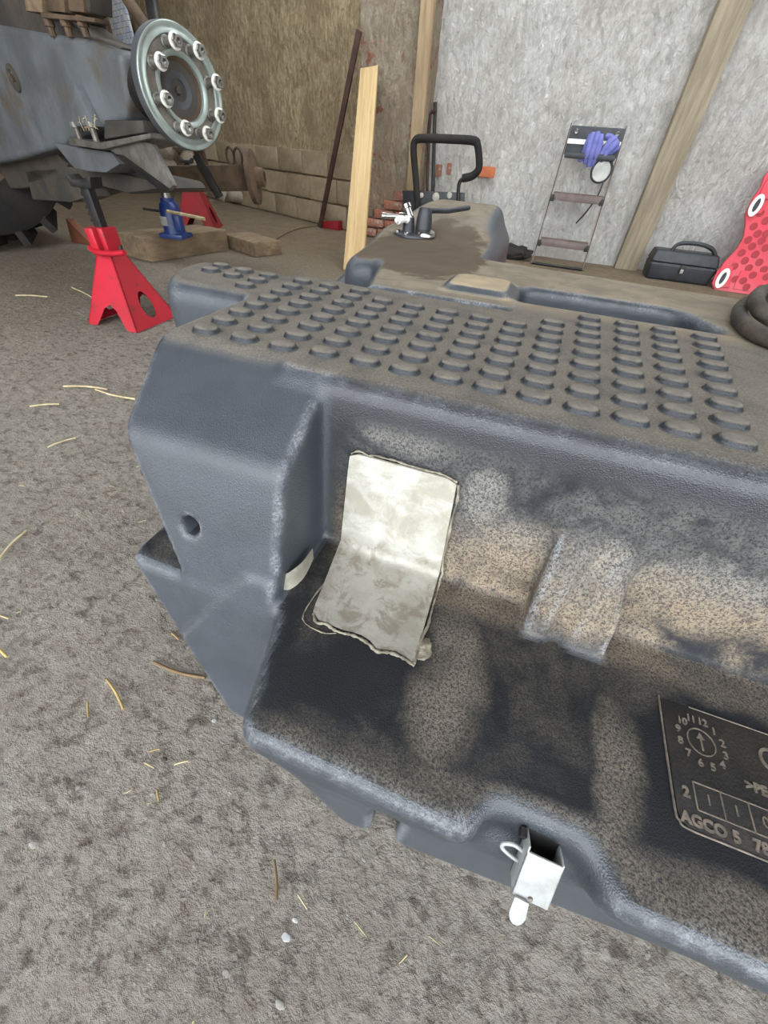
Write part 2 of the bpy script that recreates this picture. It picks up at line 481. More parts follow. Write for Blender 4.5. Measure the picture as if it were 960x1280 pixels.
    wd = b.m('MULTIPLY', b.ramp(b.m('ADD', b.m('MULTIPLY', n_big, 0.5), b.m('MULTIPLY', n_mid, 0.5)), 0.40, 0.60), b.ramp(n_fine, 0.38, 0.56))
    wd = b.m('MULTIPLY', wd, b.m('ADD', 0.35, b.m('MULTIPLY', low, 0.45)))
    for args in ((0.06, 0.325, 0.05, 0.05, 0.9), (0.155, 0.33, 0.055, 0.06, 0.9), (0.005, 0.385, 0.03, 0.05, 0.7), (0.27, 0.345, 0.10, 0.05, 0.75), (-0.08, 0.455, 0.06, 0.03, 0.6)):
        wd = b.m('MAXIMUM', wd, b.m('MULTIPLY', blob(X, Z, *args), b.ramp(n_fine, 0.40, 0.58, 0.15, 1.0)))
    c = b.mix(b.m('MULTIPLY', wall, wd), c, b.mix(low, (0.30, 0.285, 0.255), (0.36, 0.285, 0.20)))
    # worn edges, paled further as painted glossy highlights, and scratches
    pt = b.ramp(geo.outputs['Pointiness'], 0.504, 0.530)
    wear_glint = b.m('MULTIPLY', pt, b.m('MULTIPLY', b.ramp(b.noise(co, 25, 6, 0.7), 0.36, 0.66), b.ramp(n_fine, 0.42, 0.58, 0.1, 1.0)))
    c = b.mix(b.m('MULTIPLY', wear_glint, 0.8), c, (0.30, 0.315, 0.335))
    st = b.scale(co, (6, 40, 60))
    scr = b.ramp(b.noise(st, 3.0, 6, 0.75, 1.5), 0.70, 0.73)
    c = b.mix(b.m('MULTIPLY', scr, 0.30), c, (0.30, 0.28, 0.25))
    spk = b.m('MULTIPLY', b.ramp(b.noise(co, 120, 4, 0.6), 0.70, 0.76), b.ramp(b.noise(co, 9, 3), 0.5, 0.62))
    c = b.mix(b.m('MULTIPLY', spk, 0.5), c, (0.40, 0.40, 0.38))
    b.set(bs.inputs['Base Color'], c)
    dust_all = b.m('MAXIMUM', b.m('MULTIPLY', deck, 0.9), b.m('MULTIPLY', b.m('MULTIPLY', ledge, lp), 0.8))
    b.set(bs.inputs['Roughness'], b.m('MAXIMUM', b.ramp(dust_all, 0.0, 1.0, 0.36, 0.85, False), b.m('MULTIPLY', b.m('MAXIMUM', ledge, wall), 0.6)))
    b.set(bs.inputs['Specular IOR Level'], b.ramp(b.m('MAXIMUM', b.m('MAXIMUM', ledge, wall), deck), 0.0, 1.0, 0.55, 0.07, False))
    h = b.m('ADD', b.voro(co, 620), b.m('MULTIPLY', b.noise(co, 300, 3), 0.8))
    b.set(bs.inputs['Normal'], b.bump(h, 0.22, 0.003))
    return m
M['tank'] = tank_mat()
def bump_mat():
    m, nt, bs = new_mat('tread_plastic')
    b = NB(nt)
    co = b.n('ShaderNodeTexCoord').outputs['Object']
    geo = b.n('ShaderNodeNewGeometry')
    sn = b.n('ShaderNodeSeparateXYZ'); b.set(sn.inputs[0], geo.outputs['Normal'])
    up = b.ramp(sn.outputs[2], 0.55, 0.92)
    n = b.noise(b.n('ShaderNodeNewGeometry').outputs['Position'], 60, 5, 0.65)
    f = b.m('MULTIPLY', up, b.ramp(n, 0.3, 0.6, 0.5, 0.9))
    c = b.mix(f, (0.014, 0.017, 0.022), (0.165, 0.145, 0.115))
    b.set(bs.inputs['Base Color'], c)
    b.set(bs.inputs['Roughness'], b.ramp(f, 0, 1, 0.42, 0.85, False))
    b.set(bs.inputs['Normal'], b.bump(b.noise(co, 400, 3), 0.3, 0.004))
    return m
M['tread'] = bump_mat()
def patch_mat():
    m, nt, bs = new_mat('scuffed_aluminium')
    b = NB(nt)
    co = b.n('ShaderNodeTexCoord').outputs['Object']
    sp = b.n('ShaderNodeSeparateXYZ'); b.set(sp.inputs[0], co)
    f = b.ramp(b.noise(co, 22, 7, 0.65, 0.5), 0.36, 0.64)
    c = b.mix(f, (0.54, 0.525, 0.475), (0.37, 0.35, 0.285))
    d = b.ramp(b.noise(co, 38, 8, 0.7, 0.6), 0.48, 0.62)
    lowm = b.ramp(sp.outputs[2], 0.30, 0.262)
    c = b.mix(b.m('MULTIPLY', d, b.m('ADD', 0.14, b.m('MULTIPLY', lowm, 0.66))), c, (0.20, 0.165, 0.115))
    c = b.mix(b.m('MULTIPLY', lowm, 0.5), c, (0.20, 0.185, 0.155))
    b.set(bs.inputs['Base Color'], c)
    bs.inputs['Metallic'].default_value = 0.25
    bs.inputs['Roughness'].default_value = 0.5
    b.set(bs.inputs['Normal'], b.bump(b.noise(co, 60, 6, 0.7), 0.18, 0.01))
    return m
M['patch'] = patch_mat()
M['label_dark'] = simple('label_dark', (0.014, 0.013, 0.013), (0.030, 0.026, 0.022), 0.5, 0, 18, bump=0.25, bscale=300)
M['emboss'] = simple('emboss_worn', (0.17, 0.14, 0.11), (0.09, 0.078, 0.065), 0.6, 0, 90)

# ------------------------------------------------------------------ setting
def structure(name, bm, mat, label, smooth=0):
    o = obj(name, bm, mat, None, smooth)
    o['kind'] = 'structure'
    o['label'] = label
    return o

def make_floor():
    # one sheet: dense and uneven near the camera, coarse beyond
    xs = np.unique(np.round(np.concatenate([np.arange(-9, -2.2, 0.25), np.arange(-2.2, 1.4, 0.02), np.arange(1.4, 5.2, 0.25)]), 4))
    ys = np.unique(np.round(np.concatenate([np.arange(-12, -0.8, 0.5), np.arange(-0.8, 2.4, 0.02), np.arange(2.4, 8.2, 0.25)]), 4))
    Xg, Yg = np.meshgrid(xs, ys, indexing='ij')
    from mathutils import noise as mn
    Zg = np.zeros_like(Xg)
    ii = np.argwhere((Xg > -2.15) & (Xg < 1.35) & (Yg > -0.75) & (Yg < 2.35))
    for i, j in ii:
        x, y = Xg[i, j], Yg[i, j]
        Zg[i, j] = -0.004 + 0.0035 * mn.noise((x * 6, y * 6, 0)) + 0.0028 * mn.noise((x * 22, y * 22, 3))
    Zg = np.minimum(Zg, 0.0)
    nx, ny = Xg.shape
    V = np.stack([Xg, Yg, Zg], -1).reshape(-1, 3)
    idx = np.arange(nx * ny).reshape(nx, ny)
    F = np.stack([idx[:-1, :-1], idx[1:, :-1], idx[1:, 1:], idx[:-1, 1:]], -1).reshape(-1, 4)
    me = bpy.data.meshes.new('floor')
    me.from_pydata(V.tolist(), [], F.tolist())
    o = obj_me('floor', me, M['floor'], None, 0)
    me.shade_smooth()
    tag(o, 'rough dirty concrete and earth floor of the shed', kind='structure')
make_floor()

WY = 4.95          # limewashed back wall
def rough_wall(name, p0, p1, h, mat, label, thick=0.3, amp=0.02, step=0.05):
    p0, p1 = Vector(p0), Vector(p1)
    L = (p1 - p0).length
    d = (p1 - p0) / L
    nrm = Vector((d.y, -d.x, 0))           # towards the room for left-to-right walls
    from mathutils import noise as mn
    nu, nv = max(2, int(L / step)), max(2, int(h / step))
    b = bmesh.new()
    g = [[b.verts.new(p0 + d * (L * i / nu) + Vector((0, 0, h * j / nv)) + nrm * (amp * (mn.noise((i * step * 5 + p0.x, j * step * 5, p0.y)) + 0.6 * mn.noise((i * step * 13, j * step * 9, 7))))) for j in range(nv + 1)] for i in range(nu + 1)]
    for i in range(nu):
        for j in range(nv):
            b.faces.new((g[i][j], g[i + 1][j], g[i + 1][j + 1], g[i][j + 1]))
    # thickness behind
    q = [b.verts.new(v + (-nrm) * thick) for v in (p0, p1, p1 + Vector((0, 0, h)), p0 + Vector((0, 0, h)))]
    b.faces.new((q[1], q[0], q[3], q[2]))
    b.faces.new([g[i][0] for i in range(nu, -1, -1)] + [q[0], q[1]])
    b.faces.new([g[i][nv] for i in range(nu + 1)] + [q[2], q[3]])
    b.faces.new([g[0][j] for j in range(nv + 1)] + [q[3], q[0]])
    b.faces.new([g[nu][j] for j in range(nv, -1, -1)] + [q[1], q[2]])
    o = obj(name, b, mat, None, 50)
    return tag(o, label, kind='structure')
wall_back = rough_wall('wall_back', (-1.40, WY, -0.01), (4.6, WY, -0.01), 3.6, M['wall_white'], 'rough white limewashed back wall')
wall_left = rough_wall('wall_left', (-8.6, 7.77, -0.01), (-1.95, 4.80, -0.01), 3.6, M['wall_brown'], 'brown rough rendered wall behind the axle')
pillar = rough_wall('wall_pillar', (-2.00, 4.74, -0.01), (-1.36, 4.74, -0.01), 3.6, M['pillar'], 'flaking brick pillar with red marks between the two walls', 0.4, 0.012)
structure('wall_right', box((4.6, 2.0, 1.8), (0.25, 6.2, 3.6)), M['wall_white'], 'plain side wall of the shed')
structure('wall_far_left', box((-8.7, 3.0, 1.8), (0.25, 9.6, 3.6)), M['wall_brown'], 'dark side wall behind the tractor')
structure('wall_front', box((-6.3, -1.7, 1.8), (4.8, 0.25, 3.6)), M['wall_brown'], 'unseen front wall beside the open doorway, placed to darken the left side')  # out of view, set on this side to keep the left darker
_c = box((-2.0, 0.45, 3.72), (13.6, 4.5, 0.2))
_c = box((-2.0, 6.2, 3.72), (13.6, 3.6, 0.2), bm=_c)
_c = box((-6.7, 3.55, 3.72), (4.2, 1.8, 0.2), bm=_c)  # gaps left between these slabs are added rooflights to brighten the back wall
_c = box((-1.2, 3.55, 3.72), (0.5, 1.8, 0.2), bm=_c)
_c = box((4.0, 3.55, 3.72), (1.6, 1.8, 0.2), bm=_c)
structure('ceiling', _c, M['ceiling'], 'shed roof sheeting with rooflight gaps added to brighten the back wall')
# timber trim at the pillar edge and the tall post on the white wall
structure('trim_1', box((-1.415, 4.70, 1.79), (0.11, 0.06, 3.58), 0.006), M['trim_wood'], 'pale timber edging along the pillar corner', 30)
structure('trim_2', hexa([(0.64, 4.83, 0), (0.835, 4.83, 0), (0.835, 4.97, 0), (0.64, 4.97, 0), (0.60, 4.83, 3.58), (0.81, 4.83, 3.58), (0.81, 4.97, 3.58), (0.60, 4.97, 3.58)], 0.008), M['post_wood'], 'weathered timber post on the white wall', 30)

def brick_on(parent, c, s, mat, rz=0.0, name='brick'):
    bm = box((0, 0, 0), s, 0.008)
    for v in bm.verts: v.co += Vector((random.uniform(-1, 1), random.uniform(-1, 1), random.uniform(-1, 1))) * 0.003
    o = obj(name, bm, mat, None, 40, loc=c, rot=(0, 0, rz))
    o.parent = parent
    return o
# exposed bricks low on the pillar
for (x, z, w, mt) in [(-1.88, 0.05, .2, 'brick_red'), (-1.66, 0.05, .2, 'brick_red'), (-1.50, 0.05, .1, 'brick_red'),
                      (-1.80, 0.13, .2, 'brick_red'), (-1.58, 0.13, .21, 'brick_red'),
                      (-1.90, 0.21, .15, 'pillar'), (-1.70, 0.21, .21, 'brick_red'), (-1.50, 0.21, .14, 'brick_red'),
                      (-1.60, 0.29, .2, 'brick_red'), (-1.53, 0.37, .13, 'brick_red')]:
    brick_on(pillar, (x, 4.72, z), (w, 0.05, 0.068), M[mt])
# a few bricks showing through the limewash
for (u, v, w, h, mt) in [(607, 215, .17, .075, 'brick_orange'), (548, 213, .05, .085, 'brick_red'), (561, 211, .04, .08, 'brick_red')]:
    p = at(u, v, y=WY - 0.03)
    brick_on(wall_back, (p.x, WY - 0.015, p.z), (w, 0.045, h), M[mt])
# block courses at the foot of the brown wall
dl = Vector((-1.95 + 8.6, 4.80 - 7.77, 0)).normalized()
nl = Vector((dl.y, -dl.x, 0))
rzl = math.atan2(dl.y, dl.x)
for r in range(3):
    t = -3.9 + (r % 2) * 0.24
    while t < -0.35:
        w = 0.46 + random.uniform(-0.03, 0.03)
        c = Vector((-1.95, 4.80, 0)) + dl * (t + w / 2) + nl * 0.006 + Vector((0, 0, 0.11 + r * 0.215))
        brick_on(wall_left, c, (w - 0.012, 0.03, 0.2), M['block_brown'], rzl, 'block')
        t += w

# ------------------------------------------------------------------ fuel tank
def surface_nets(F, org, h):
    ins = F < 0
    nx, ny, nz = F.shape
    cnt = np.zeros((nx - 1, ny - 1, nz - 1), np.int8)
    for a in (0, 1):
        for b_ in (0, 1):
            for c in (0, 1):
                cnt += ins[a:nx - 1 + a, b_:ny - 1 + b_, c:nz - 1 + c]
    act = (cnt > 0) & (cnt < 8)
    ids = np.full(act.shape, -1, np.int32)
    cells = np.argwhere(act)
    ids[act] = np.arange(len(cells))
    cor = [(a, b_, c) for a in (0, 1) for b_ in (0, 1) for c in (0, 1)]
    val = {k: F[cells[:, 0] + k[0], cells[:, 1] + k[1], cells[:, 2] + k[2]] for k in cor}
    acc = np.zeros((len(cells), 3)); num = np.zeros(len(cells))
    for k in cor:
        for ax in range(3):
            if k[ax] == 1: continue
            k2 = list(k); k2[ax] = 1; k2 = tuple(k2)
            v0, v1 = val[k], val[k2]
            cr = (v0 < 0) != (v1 < 0)
            t = np.where(cr, v0 / np.where(cr, v0 - v1, 1), 0)
            p = np.array(k, float)[None, :].repeat(len(cells), 0)
            p[:, ax] = t
            acc += p * cr[:, None]; num += cr
    V = (cells + acc / num[:, None]) * h + org
    faces = []
    for ax in range(3):
        s0 = [slice(None)] * 3; s1 = [slice(None)] * 3
        s0[ax] = slice(0, -1); s1[ax] = slice(1, None)
        a, b_ = ins[tuple(s0)], ins[tuple(s1)]
        e = np.argwhere(a != b_)
        o1, o2 = [i for i in range(3) if i != ax]
        ok = (e[:, o1] > 0) & (e[:, o2] > 0) & (e[:, o1] < F.shape[o1] - 1) & (e[:, o2] < F.shape[o2] - 1)
        e = e[ok]
        fl = a[e[:, 0], e[:, 1], e[:, 2]]
        q = []
        for d1, d2 in ((1, 1), (0, 1), (0, 0), (1, 0)):
            cc = e.copy(); cc[:, o1] -= d1; cc[:, o2] -= d2
            q.append(ids[cc[:, 0], cc[:, 1], cc[:, 2]])
        q = np.stack(q, 1)
        if ax == 1: fl = ~fl
        q[~fl] = q[~fl][:, ::-1]
        faces.append(q)
    return V, np.concatenate(faces)

TH = 0.005
TORG = np.array([-0.76, 0.03, -0.02])
gx = (TORG[0] + np.arange(0, int(1.62 / TH)) * TH).astype(np.float32)[:, None, None]
gy = (TORG[1] + np.arange(0, int(1.95 / TH)) * TH).astype(np.float32)[None, :, None]
gz = (TORG[2] + np.arange(0, int(0.63 / TH)) * TH).astype(np.float32)[None, None, :]

def smax(a, b, k):
    return np.maximum(a, b) + np.maximum(k - np.abs(a - b), 0) ** 2 / (4 * k)
def smin(a, b, k):
    return np.minimum(a, b) - np.maximum(k - np.abs(a - b), 0) ** 2 / (4 * k)
def plane(n, p):
    n = np.array(n, float); n /= np.linalg.norm(n)
    d = float(n @ np.array(p, float))
    return (np.float32(n[0]) * gx + np.float32(n[1]) * gy) + (np.float32(n[2]) * gz - np.float32(d))
def pl2(a, b):
    """halfspace from two (y, z) points, normal to the right of a->b"""
    return plane((0, b[1] - a[1], -(b[0] - a[0])), (0, a[0], a[1]))
def cvx(ps, k):
    r = ps[0]
    for p in ps[1:]: r = smax(r, p, k)
    return r
XP, XM = (lambda v: plane((1, 0, 0), (v, 0, 0))), (lambda v: plane((-1, 0, 0), (v, 0, 0)))
YP, YM = (lambda v: plane((0, 1, 0), (0, v, 0))), (lambda v: plane((0, -1, 0), (0, v, 0)))
ZP, ZM = (lambda v: plane((0, 0, 1), (0, 0, v))), (lambda v: plane((0, 0, -1), (0, 0, v)))
def vplane(p, q):
    """vertical halfspace keeping the left side of p->q (plan view)"""
    return plane((q[1] - p[1], -(q[0] - p[0]), 0), (p[0], p[1], 0))

def build_tank_body():
    RX = 0.80
    front = plane((0, -0.25, 0.025), (0, 0.367, 0.25))
    F = cvx([front, ZP(0.5), YP(0.805), XM(-0.28), XP(RX), ZM(0.0)], 0.026)
    deck2 = cvx([YM(0.42), ZP(0.5), YP(0.875), XM(-0.035), XP(RX), ZM(0.02)], 0.022)
    F = smin(F, deck2, 0.015)
    # end block with its two slopes
    A = plane((0, -(0.505 - 0.428), 0.425 - 0.290), (0, 0.290, 0.428))
    B = plane((0, -1, 0.33), (0, 0.146, 0.0))
    L = plane((-0.22, 0, -0.092), (-0.472, 0, 0.5))
    R_ = XP(-0.208)
    BU = cvx([A, B, L, R_, YP(0.805), ZP(0.5), ZM(0.12)], 0.013)
    F = smin(F, BU, 0.012)
    # wing at the back of the end
    W = cvx([ZP(0.5), YP(0.81), YM(0.615), XM(-0.715), XP(-0.2), plane((-0.09, -0.05, 0), (-0.665, 0.63, 0)), ZM(0.26), plane((-0.5, 0, -0.3), (-0.69, 0, 0.40))], 0.035)
    F = smin(F, W, 0.02)
    # lower foot
    BLl = plane((-0.24, 0, -0.179), (-0.464, 0, 0.24))
    BL = cvx([ZP(0.242), B + 0.0, BLl, XP(-0.08), YP(0.52), ZM(0.0)], 0.018)
    F = smin(F, BL, 0.008)
    # raised panel on the foot
    pn = cvx([B - 0.005, plane((-(0.299 - 0.171), 0, 0.10), (-0.343, 0, 0.171)), ZP(0.285), XP(-0.212), BLl + 0.012, YP(0.4), ZM(0.01)], 0.01)
    F = smin(F, pn, 0.006)
    # ledge
    lf = vplane((-0.222, 0.29), (-0.168, 0.078))
    LG = cvx([ZP(0.25), YM(0.080), lf, XP(RX), YP(0.45), ZM(0.192)], 0.022)
    rec = cvx([XM(0.095), XP(0.197), YP(0.114), ZM(0.10)], 0.03)
    LG = smax(LG, -rec, 0.03)
    F = smin(F, LG, 0.015)
    # lower body under the lip
    LB = cvx([vplane((-0.4, 0.085 - 0.026), (0.6, 0.085 + 0.039)), plane((-1, -0.45, -0.35), (-0.105, 0.09, 0.12)), XP(RX - 0.02), YP(0.5), ZM(0.0), ZP(0.2)], 0.03)
    gr = cvx([XM(-0.008), XP(0.024), YP(0.128)], 0.015)
    LB = smax(LB, -gr, 0.012)
    F = smin(F, LB, 0.02)
    # boss in the angle of wall and ledge
    bf = plane((0, -0.14, 0.066), (0, 0.314, 0.252))
    BO = cvx([bf, XM(0.106), XP(0.207), ZP(0.41), YP(0.45), ZM(0.2)], 0.006)
    gv = np.sqrt((gx - 0.152 - 0.1 * (gz - 0.3)) ** 2 + ((gy - 0.314) - 0.47 * (gz - 0.252)) ** 2 * 0.85) - 0.010 + 0 * gz
    BO = smax(BO, -gv.astype(np.float32), 0.014)
    F = smin(F, BO, 0.007)
    sc = np.sqrt((gx - 0.222) ** 2 + (gy - 0.352) ** 2 + ((gz - 0.352) * 0.7) ** 2) - 0.024
    F = smax(F, -sc.astype(np.float32), 0.02)
    # rear section
    RA = cvx([vplane((-0.40, 1.08), (-0.315, 0.74)), YM(0.70), ZP(0.5), XP(RX), vplane((RX, 1.20), (-0.13, 1.275)), vplane((-0.14, 1.30), (-0.40, 1.08)) - 0.06, ZM(0.0)], 0.035)
    F = smin(F, RA, 0.012)
    RB = cvx([vplane((-0.60, 1.75), (-0.485, 1.04)), vplane((-0.50, 1.035), (-0.2, 1.035)), ZP(0.5), XP(-0.15), YP(1.88), ZM(0.0)], 0.05)
    F = smin(F, RB, 0.02)
    HU = cvx([plane((-1, 0, 0.7), (-0.50, 0, 0.55)), plane((1, 0, 0.12), (-0.195, 0, 0.57)), ZP(0.575), YP(1.90), plane((0, -0.10, 0.25), (0, 1.62, 0.55)), ZM(0.3)], 0.05)
    F = smin(F, HU, 0.05)
    F = np.where((gy < 0.83) | ((gy < 0.885) & (gx > -0.03)), np.maximum(F, gz - np.float32(0.5)), F)
    # trough behind the deck, seam groove, raised pad beside it
    pad = cvx([XM(-0.185), XP(-0.045), YM(0.868), YP(1.0), ZP(0.513), ZM(0.45)], 0.025)
    F = smin(F, pad, 0.01)
    TR = cvx([XM(-0.03), vplane((0.285, 1.02), (0.335, 0.90)) * -1 if False else plane((1, 0.45, 0), (0.322, 0.93, 0)), YM(0.888), YP(1.012), ZM(0.435)], 0.035)
    F = smax(F, -TR, 0.022)
    SG = cvx([YM(0.806), YP(0.816), XP(-0.04), XM(-0.36), ZM(0.488)], 0.004)
    F = smax(F, -SG, 0.012)
    # drain hole in the end slope
    hx, hy, hz = -0.342, 0.262, 0.322
    cyl = np.sqrt((gx - hx) ** 2 + (gz - hz) ** 2) - 0.0135
    cyl = np.maximum(cyl + 0 * gy, gy - 0.33)
    F = smax(F, -cyl.astype(np.float32), 0.006)
    V, Q = surface_nets(F, TORG, TH)
    me = bpy.data.meshes.new('tank_body')
    me.vertices.add(len(V)); me.vertices.foreach_set('co', V.astype(np.float32).ravel())
    me.loops.add(Q.size); me.loops.foreach_set('vertex_index', Q.astype(np.int32).ravel())
    me.polygons.add(len(Q))
    me.polygons.foreach_set('loop_start', np.arange(0, Q.size, 4, dtype=np.int32))
    me.update(calc_edges=True)
    me.validate()
    return me

tank = empty('fuel_tank', (0, 0, 0))
tag(tank, 'large black moulded plastic tractor fuel tank with raised tread bumps on top', 'fuel tank')
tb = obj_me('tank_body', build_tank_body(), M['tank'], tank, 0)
tb.data.shade_smooth()

# tread bumps
def bump_mesh():
    b = bmesh.new()
    a, d = 0.0195, 0.0135
    prev = None
    levels = [(1.4, -0.002), (1.12, 0.0006), (0.97, 0.0030), (0.88, 0.0056), (0.68, 0.0076), (0.3, 0.0084)]
    n = 20
    rings = []
    for s, z in levels:
        ring = []
        for k in range(n):
            t = 2 * math.pi * k / n
            cx, sx = math.cos(t), math.sin(t)
            e = 0.70
            x = math.copysign(abs(cx) ** e, cx) * (a + (s - 1) * 0.012)
            y = math.copysign(abs(sx) ** (e + 0.25), sx) * (d + (s - 1) * 0.012)
            if z > 0.011: pass
            ring.append(b.verts.new((x, y, z)))
        rings.append(ring)
    for A, B_ in zip(rings, rings[1:]):
        for k in range(n): b.faces.new((A[k], A[(k + 1) % n], B_[(k + 1) % n], B_[k]))
    b.faces.new(rings[-1]); b.faces.new(rings[0][::-1])
    me = bpy.data.meshes.new('tread_bump')
    bmesh.ops.recalc_face_normals(b, faces=b.faces)
    b.to_mesh(me); b.free()
    me.materials.append(M['tread'])
    me.shade_smooth()
    return me
BM_ = bump_mesh()
cols = [(0.237, 0.287, 9), (0.185, 0.223, 9), (0.135, 0.164, 9), (0.084, 0.102, 9), (0.031, 0.041, 8), (-0.021, -0.018, 7), (-0.073, -0.075, 7), (-0.127, -0.134, 7), (-0.180, -0.195, 7), (-0.238, -0.253, 7), (-0.295, -0.313, 8), (-0.354, -0.377, 8), (-0.416, -0.434, 8)]
spots = []
for i, (x0, x1, n) in enumerate(cols):
    y0, dy = (0.450, 0.0468) if i < 4 else (0.455, 0.0435) if i < 10 else (0.448, 0.0435)
    for k in range(n):
        spots.append((x0 + (x1 - x0) * k / max(1, n - 1), y0 + dy * k))
spots += [(-0.505, 0.668), (-0.508, 0.711), (-0.51, 0.752), (-0.566, 0.715), (-0.57, 0.757), (-0.625, 0.725), (-0.63, 0.765)]
for x, y in spots:
    o = bpy.data.objects.new('tread_bump', BM_)
    COL.objects.link(o)
    o.location = (x, y, 0.4995)
    o.rotation_euler = (0, 0, random.uniform(-0.02, 0.02))
    o.parent = tank

# aluminium repair patch bent into the corner
def patch():
    prof = [(0.379, 0.4175), (0.3765, 0.39), (0.3735, 0.36), (0.3705, 0.33), (0.3675, 0.30), (0.3650, 0.272), (0.3620, 0.263), (0.3560, 0.2570), (0.346, 0.2545), (0.31, 0.2535), (0.28, 0.2535), (0.255, 0.2535), (0.2345, 0.2535)]
    n = len(prof)
    b = bmesh.new()
    rows = []
    nu = 12
    for i, (y, z) in enumerate(prof):
        t = i / (n - 1)
        if z > 0.26:
            s = (0.4175 - z) / 0.16
            xl = -0.1655 + (-0.174 + 0.1655) * s; xr = -0.0255 + (-0.018 + 0.0255) * s
        else:
            s = (0.351 - y) / 0.117
            xl = -0.174 + (-0.158 + 0.174) * s; xr = -0.018 + (-0.014 + 0.018) * s
        row = []
        for k in range(nu + 1):
            u = k / nu
            x = xl + (xr - xl) * u
            yy, zz = y, z
            if i == 0: zz -= 0.006 * (max(0, (u - 0.9) / 0.1) ** 2 + max(0, (0.1 - u) / 0.1) ** 2)
            if i == n - 1: yy += 0.004 * math.sin(u * 17) * u - 0.006 * (u > 0.6) + 0.008 * max(0, (0.08 - u) / 0.08)
            w = 0.0012 * math.sin(u * 9 + i) 
            row.append(b.verts.new((x, yy - (0.0055 if z > 0.27 else 0.004), zz + (w if z < 0.26 else 0))))
        rows.append(row)
    for A, B_ in zip(rows, rows[1:]):
        for k in range(nu): b.faces.new((A[k], B_[k], B_[k + 1], A[k + 1]))
    bmesh.ops.recalc_face_normals(b, faces=b.faces)
    if b.faces[0].normal.y > 0: bmesh.ops.reverse_faces(b, faces=b.faces)
    bmesh.ops.solidify(b, geom=b.faces[:], thickness=0.0032)
    edge = [rows[i][0].co.copy() for i in range(n)] 
    bot = [v.co.copy() for v in rows[-1]]
    rgt = [r[-1].co.copy() for r in rows]
    topr = [v.co.copy() for v in rows[0]]
    return b, edge, bot, rgt, topr
pb, pe, pbot, prgt, ptop = patch()
po = obj('repair_patch', pb, M['patch'], tank, 40)
tag(po, 'bent scuffed aluminium repair patch')
def bead(name, pts, r):
    p2 = []
    for i, p in enumerate(pts):
        q = Vector(p); q += Vector((random.uniform(-1, 1), random.uniform(-1, 1), random.uniform(-.3, .3))) * 0.0022
        p2.append(q)
    sp_ = smooth_path(p2, 4)
    return obj(name, tube(sp_, [r * random.uniform(0.3, 0.85) for _ in sp_], 7), M['weld'], po, 60)
bead('sealant_bead', [p + Vector((0, -0.004, -0.001)) for p in pbot], 0.0035)
bead('sealant_bead', [p + Vector((0.0025, 0.001, 0)) for p in prgt], 0.0028)
bead('sealant_bead', [p + Vector((0, 0.003, 0.002)) for p in ptop], 0.0022)
bead('sealant_bead', [Vector((-0.161, 0.30, 0.2515)), Vector((-0.170, 0.262, 0.2515)), Vector((-0.166, 0.226, 0.2515)), Vector((-0.135, 0.216, 0.2515)), Vector((-0.115, 0.224, 0.2515))], 0.0016)
# lump of burnt sealant at the lower right corner of the patch
bm = bmesh.new(); bmesh.ops.create_icosphere(bm, subdivisions=3, radius=0.011)
for v in bm.verts: v.co = Vector((v.co.x, v.co.y * 1.4, v.co.z * 0.45)) * random.uniform(0.75, 1.15)
obj('burnt_sealant', bm, M['weld'], po, 60, loc=(-0.008, 0.244, 0.252))

# torn pale flap where the block meets the ledge
fl = smooth_path([at(347, 735, z=0.258), at(362, 737, z=0.262), at(380, 722, z=0.266), at(392, 698, z=0.268)], 5)
b = bmesh.new()
r0 = [b.verts.new(p) for p in fl]; r1 = [b.verts.new(p + Vector((-0.006, 0.010, 0.016 * math.sin((i + 2) / (len(fl) + 2) * math.pi) + 0.006))) for i, p in enumerate(fl)]
for i in range(len(fl) - 1): b.faces.new((r0[i], r0[i + 1], r1[i + 1], r1[i]))
bmesh.ops.solidify(b, geom=b.faces[:], thickness=0.003)
tag(obj('torn_flap', b, M['pale_plastic'], tank, 60), 'pale torn plastic edge')

# moulded data panel ----------------------------------------------------
ZL = 0.2502
panel = obj('data_panel', prism([(0.270, 0.290, ZL - 0.001), (0.269, 0.178, ZL - 0.001), (0.271, 0.170, ZL - 0.001), (0.277, 0.166, ZL - 0.001), (0.60, 0.166, ZL - 0.001), (0.60, 0.290, ZL - 0.001)][::-1], (0, 0, 0.0016), 0.0005), M['label_dark'], tank, 30)
tag(panel, 'moulded data panel with date dial and lettering')
rim = [(0.268, 0.293, ZL + .0008), (0.267, 0.24, ZL + .0008), (0.2665, 0.178, ZL + .0008), (0.269, 0.169, ZL + .0008), (0.276, 0.1645, ZL + .0008), (0.32, 0.1645, ZL + .0008), (0.45, 0.1645, ZL + .0008), (0.60, 0.1645, ZL + .0008)]
obj('panel_rim', tube(smooth_path(rim, 4), 0.0011, 8), M['emboss'], panel, 60)
obj('panel_rim', tube([(0.300, 0.2915, ZL + .0006), (0.60, 0.2915, ZL + .0006)], 0.0009, 8), M['emboss'], panel, 60)
def text_mesh(body, size, loc, rz=0.0, name='lettering', ext=0.0007, thick=0.0):
    cu = bpy.data.curves.new(name, 'FONT')
    cu.body = body; cu.size = size; cu.extrude = ext; cu.offset = thick
    cu.align_x = 'CENTER'; cu.align_y = 'CENTER'
    cu.resolution_u = 3
    t = bpy.data.objects.new('tmp_text', cu); COL.objects.link(t)
    dg = bpy.context.evaluated_depsgraph_get()
    me = bpy.data.meshes.new_from_object(t.evaluated_get(dg))
    bpy.data.objects.remove(t); bpy.data.curves.remove(cu)
    me.name = name
    me.materials.clear(); me.materials.append(M['emboss'])
    o = bpy.data.objects.new(name, me); COL.objects.link(o)
    o.location = loc; o.rotation_euler = (0, 0, rz); o.parent = panel
    return o
ZT = ZL + 0.0012
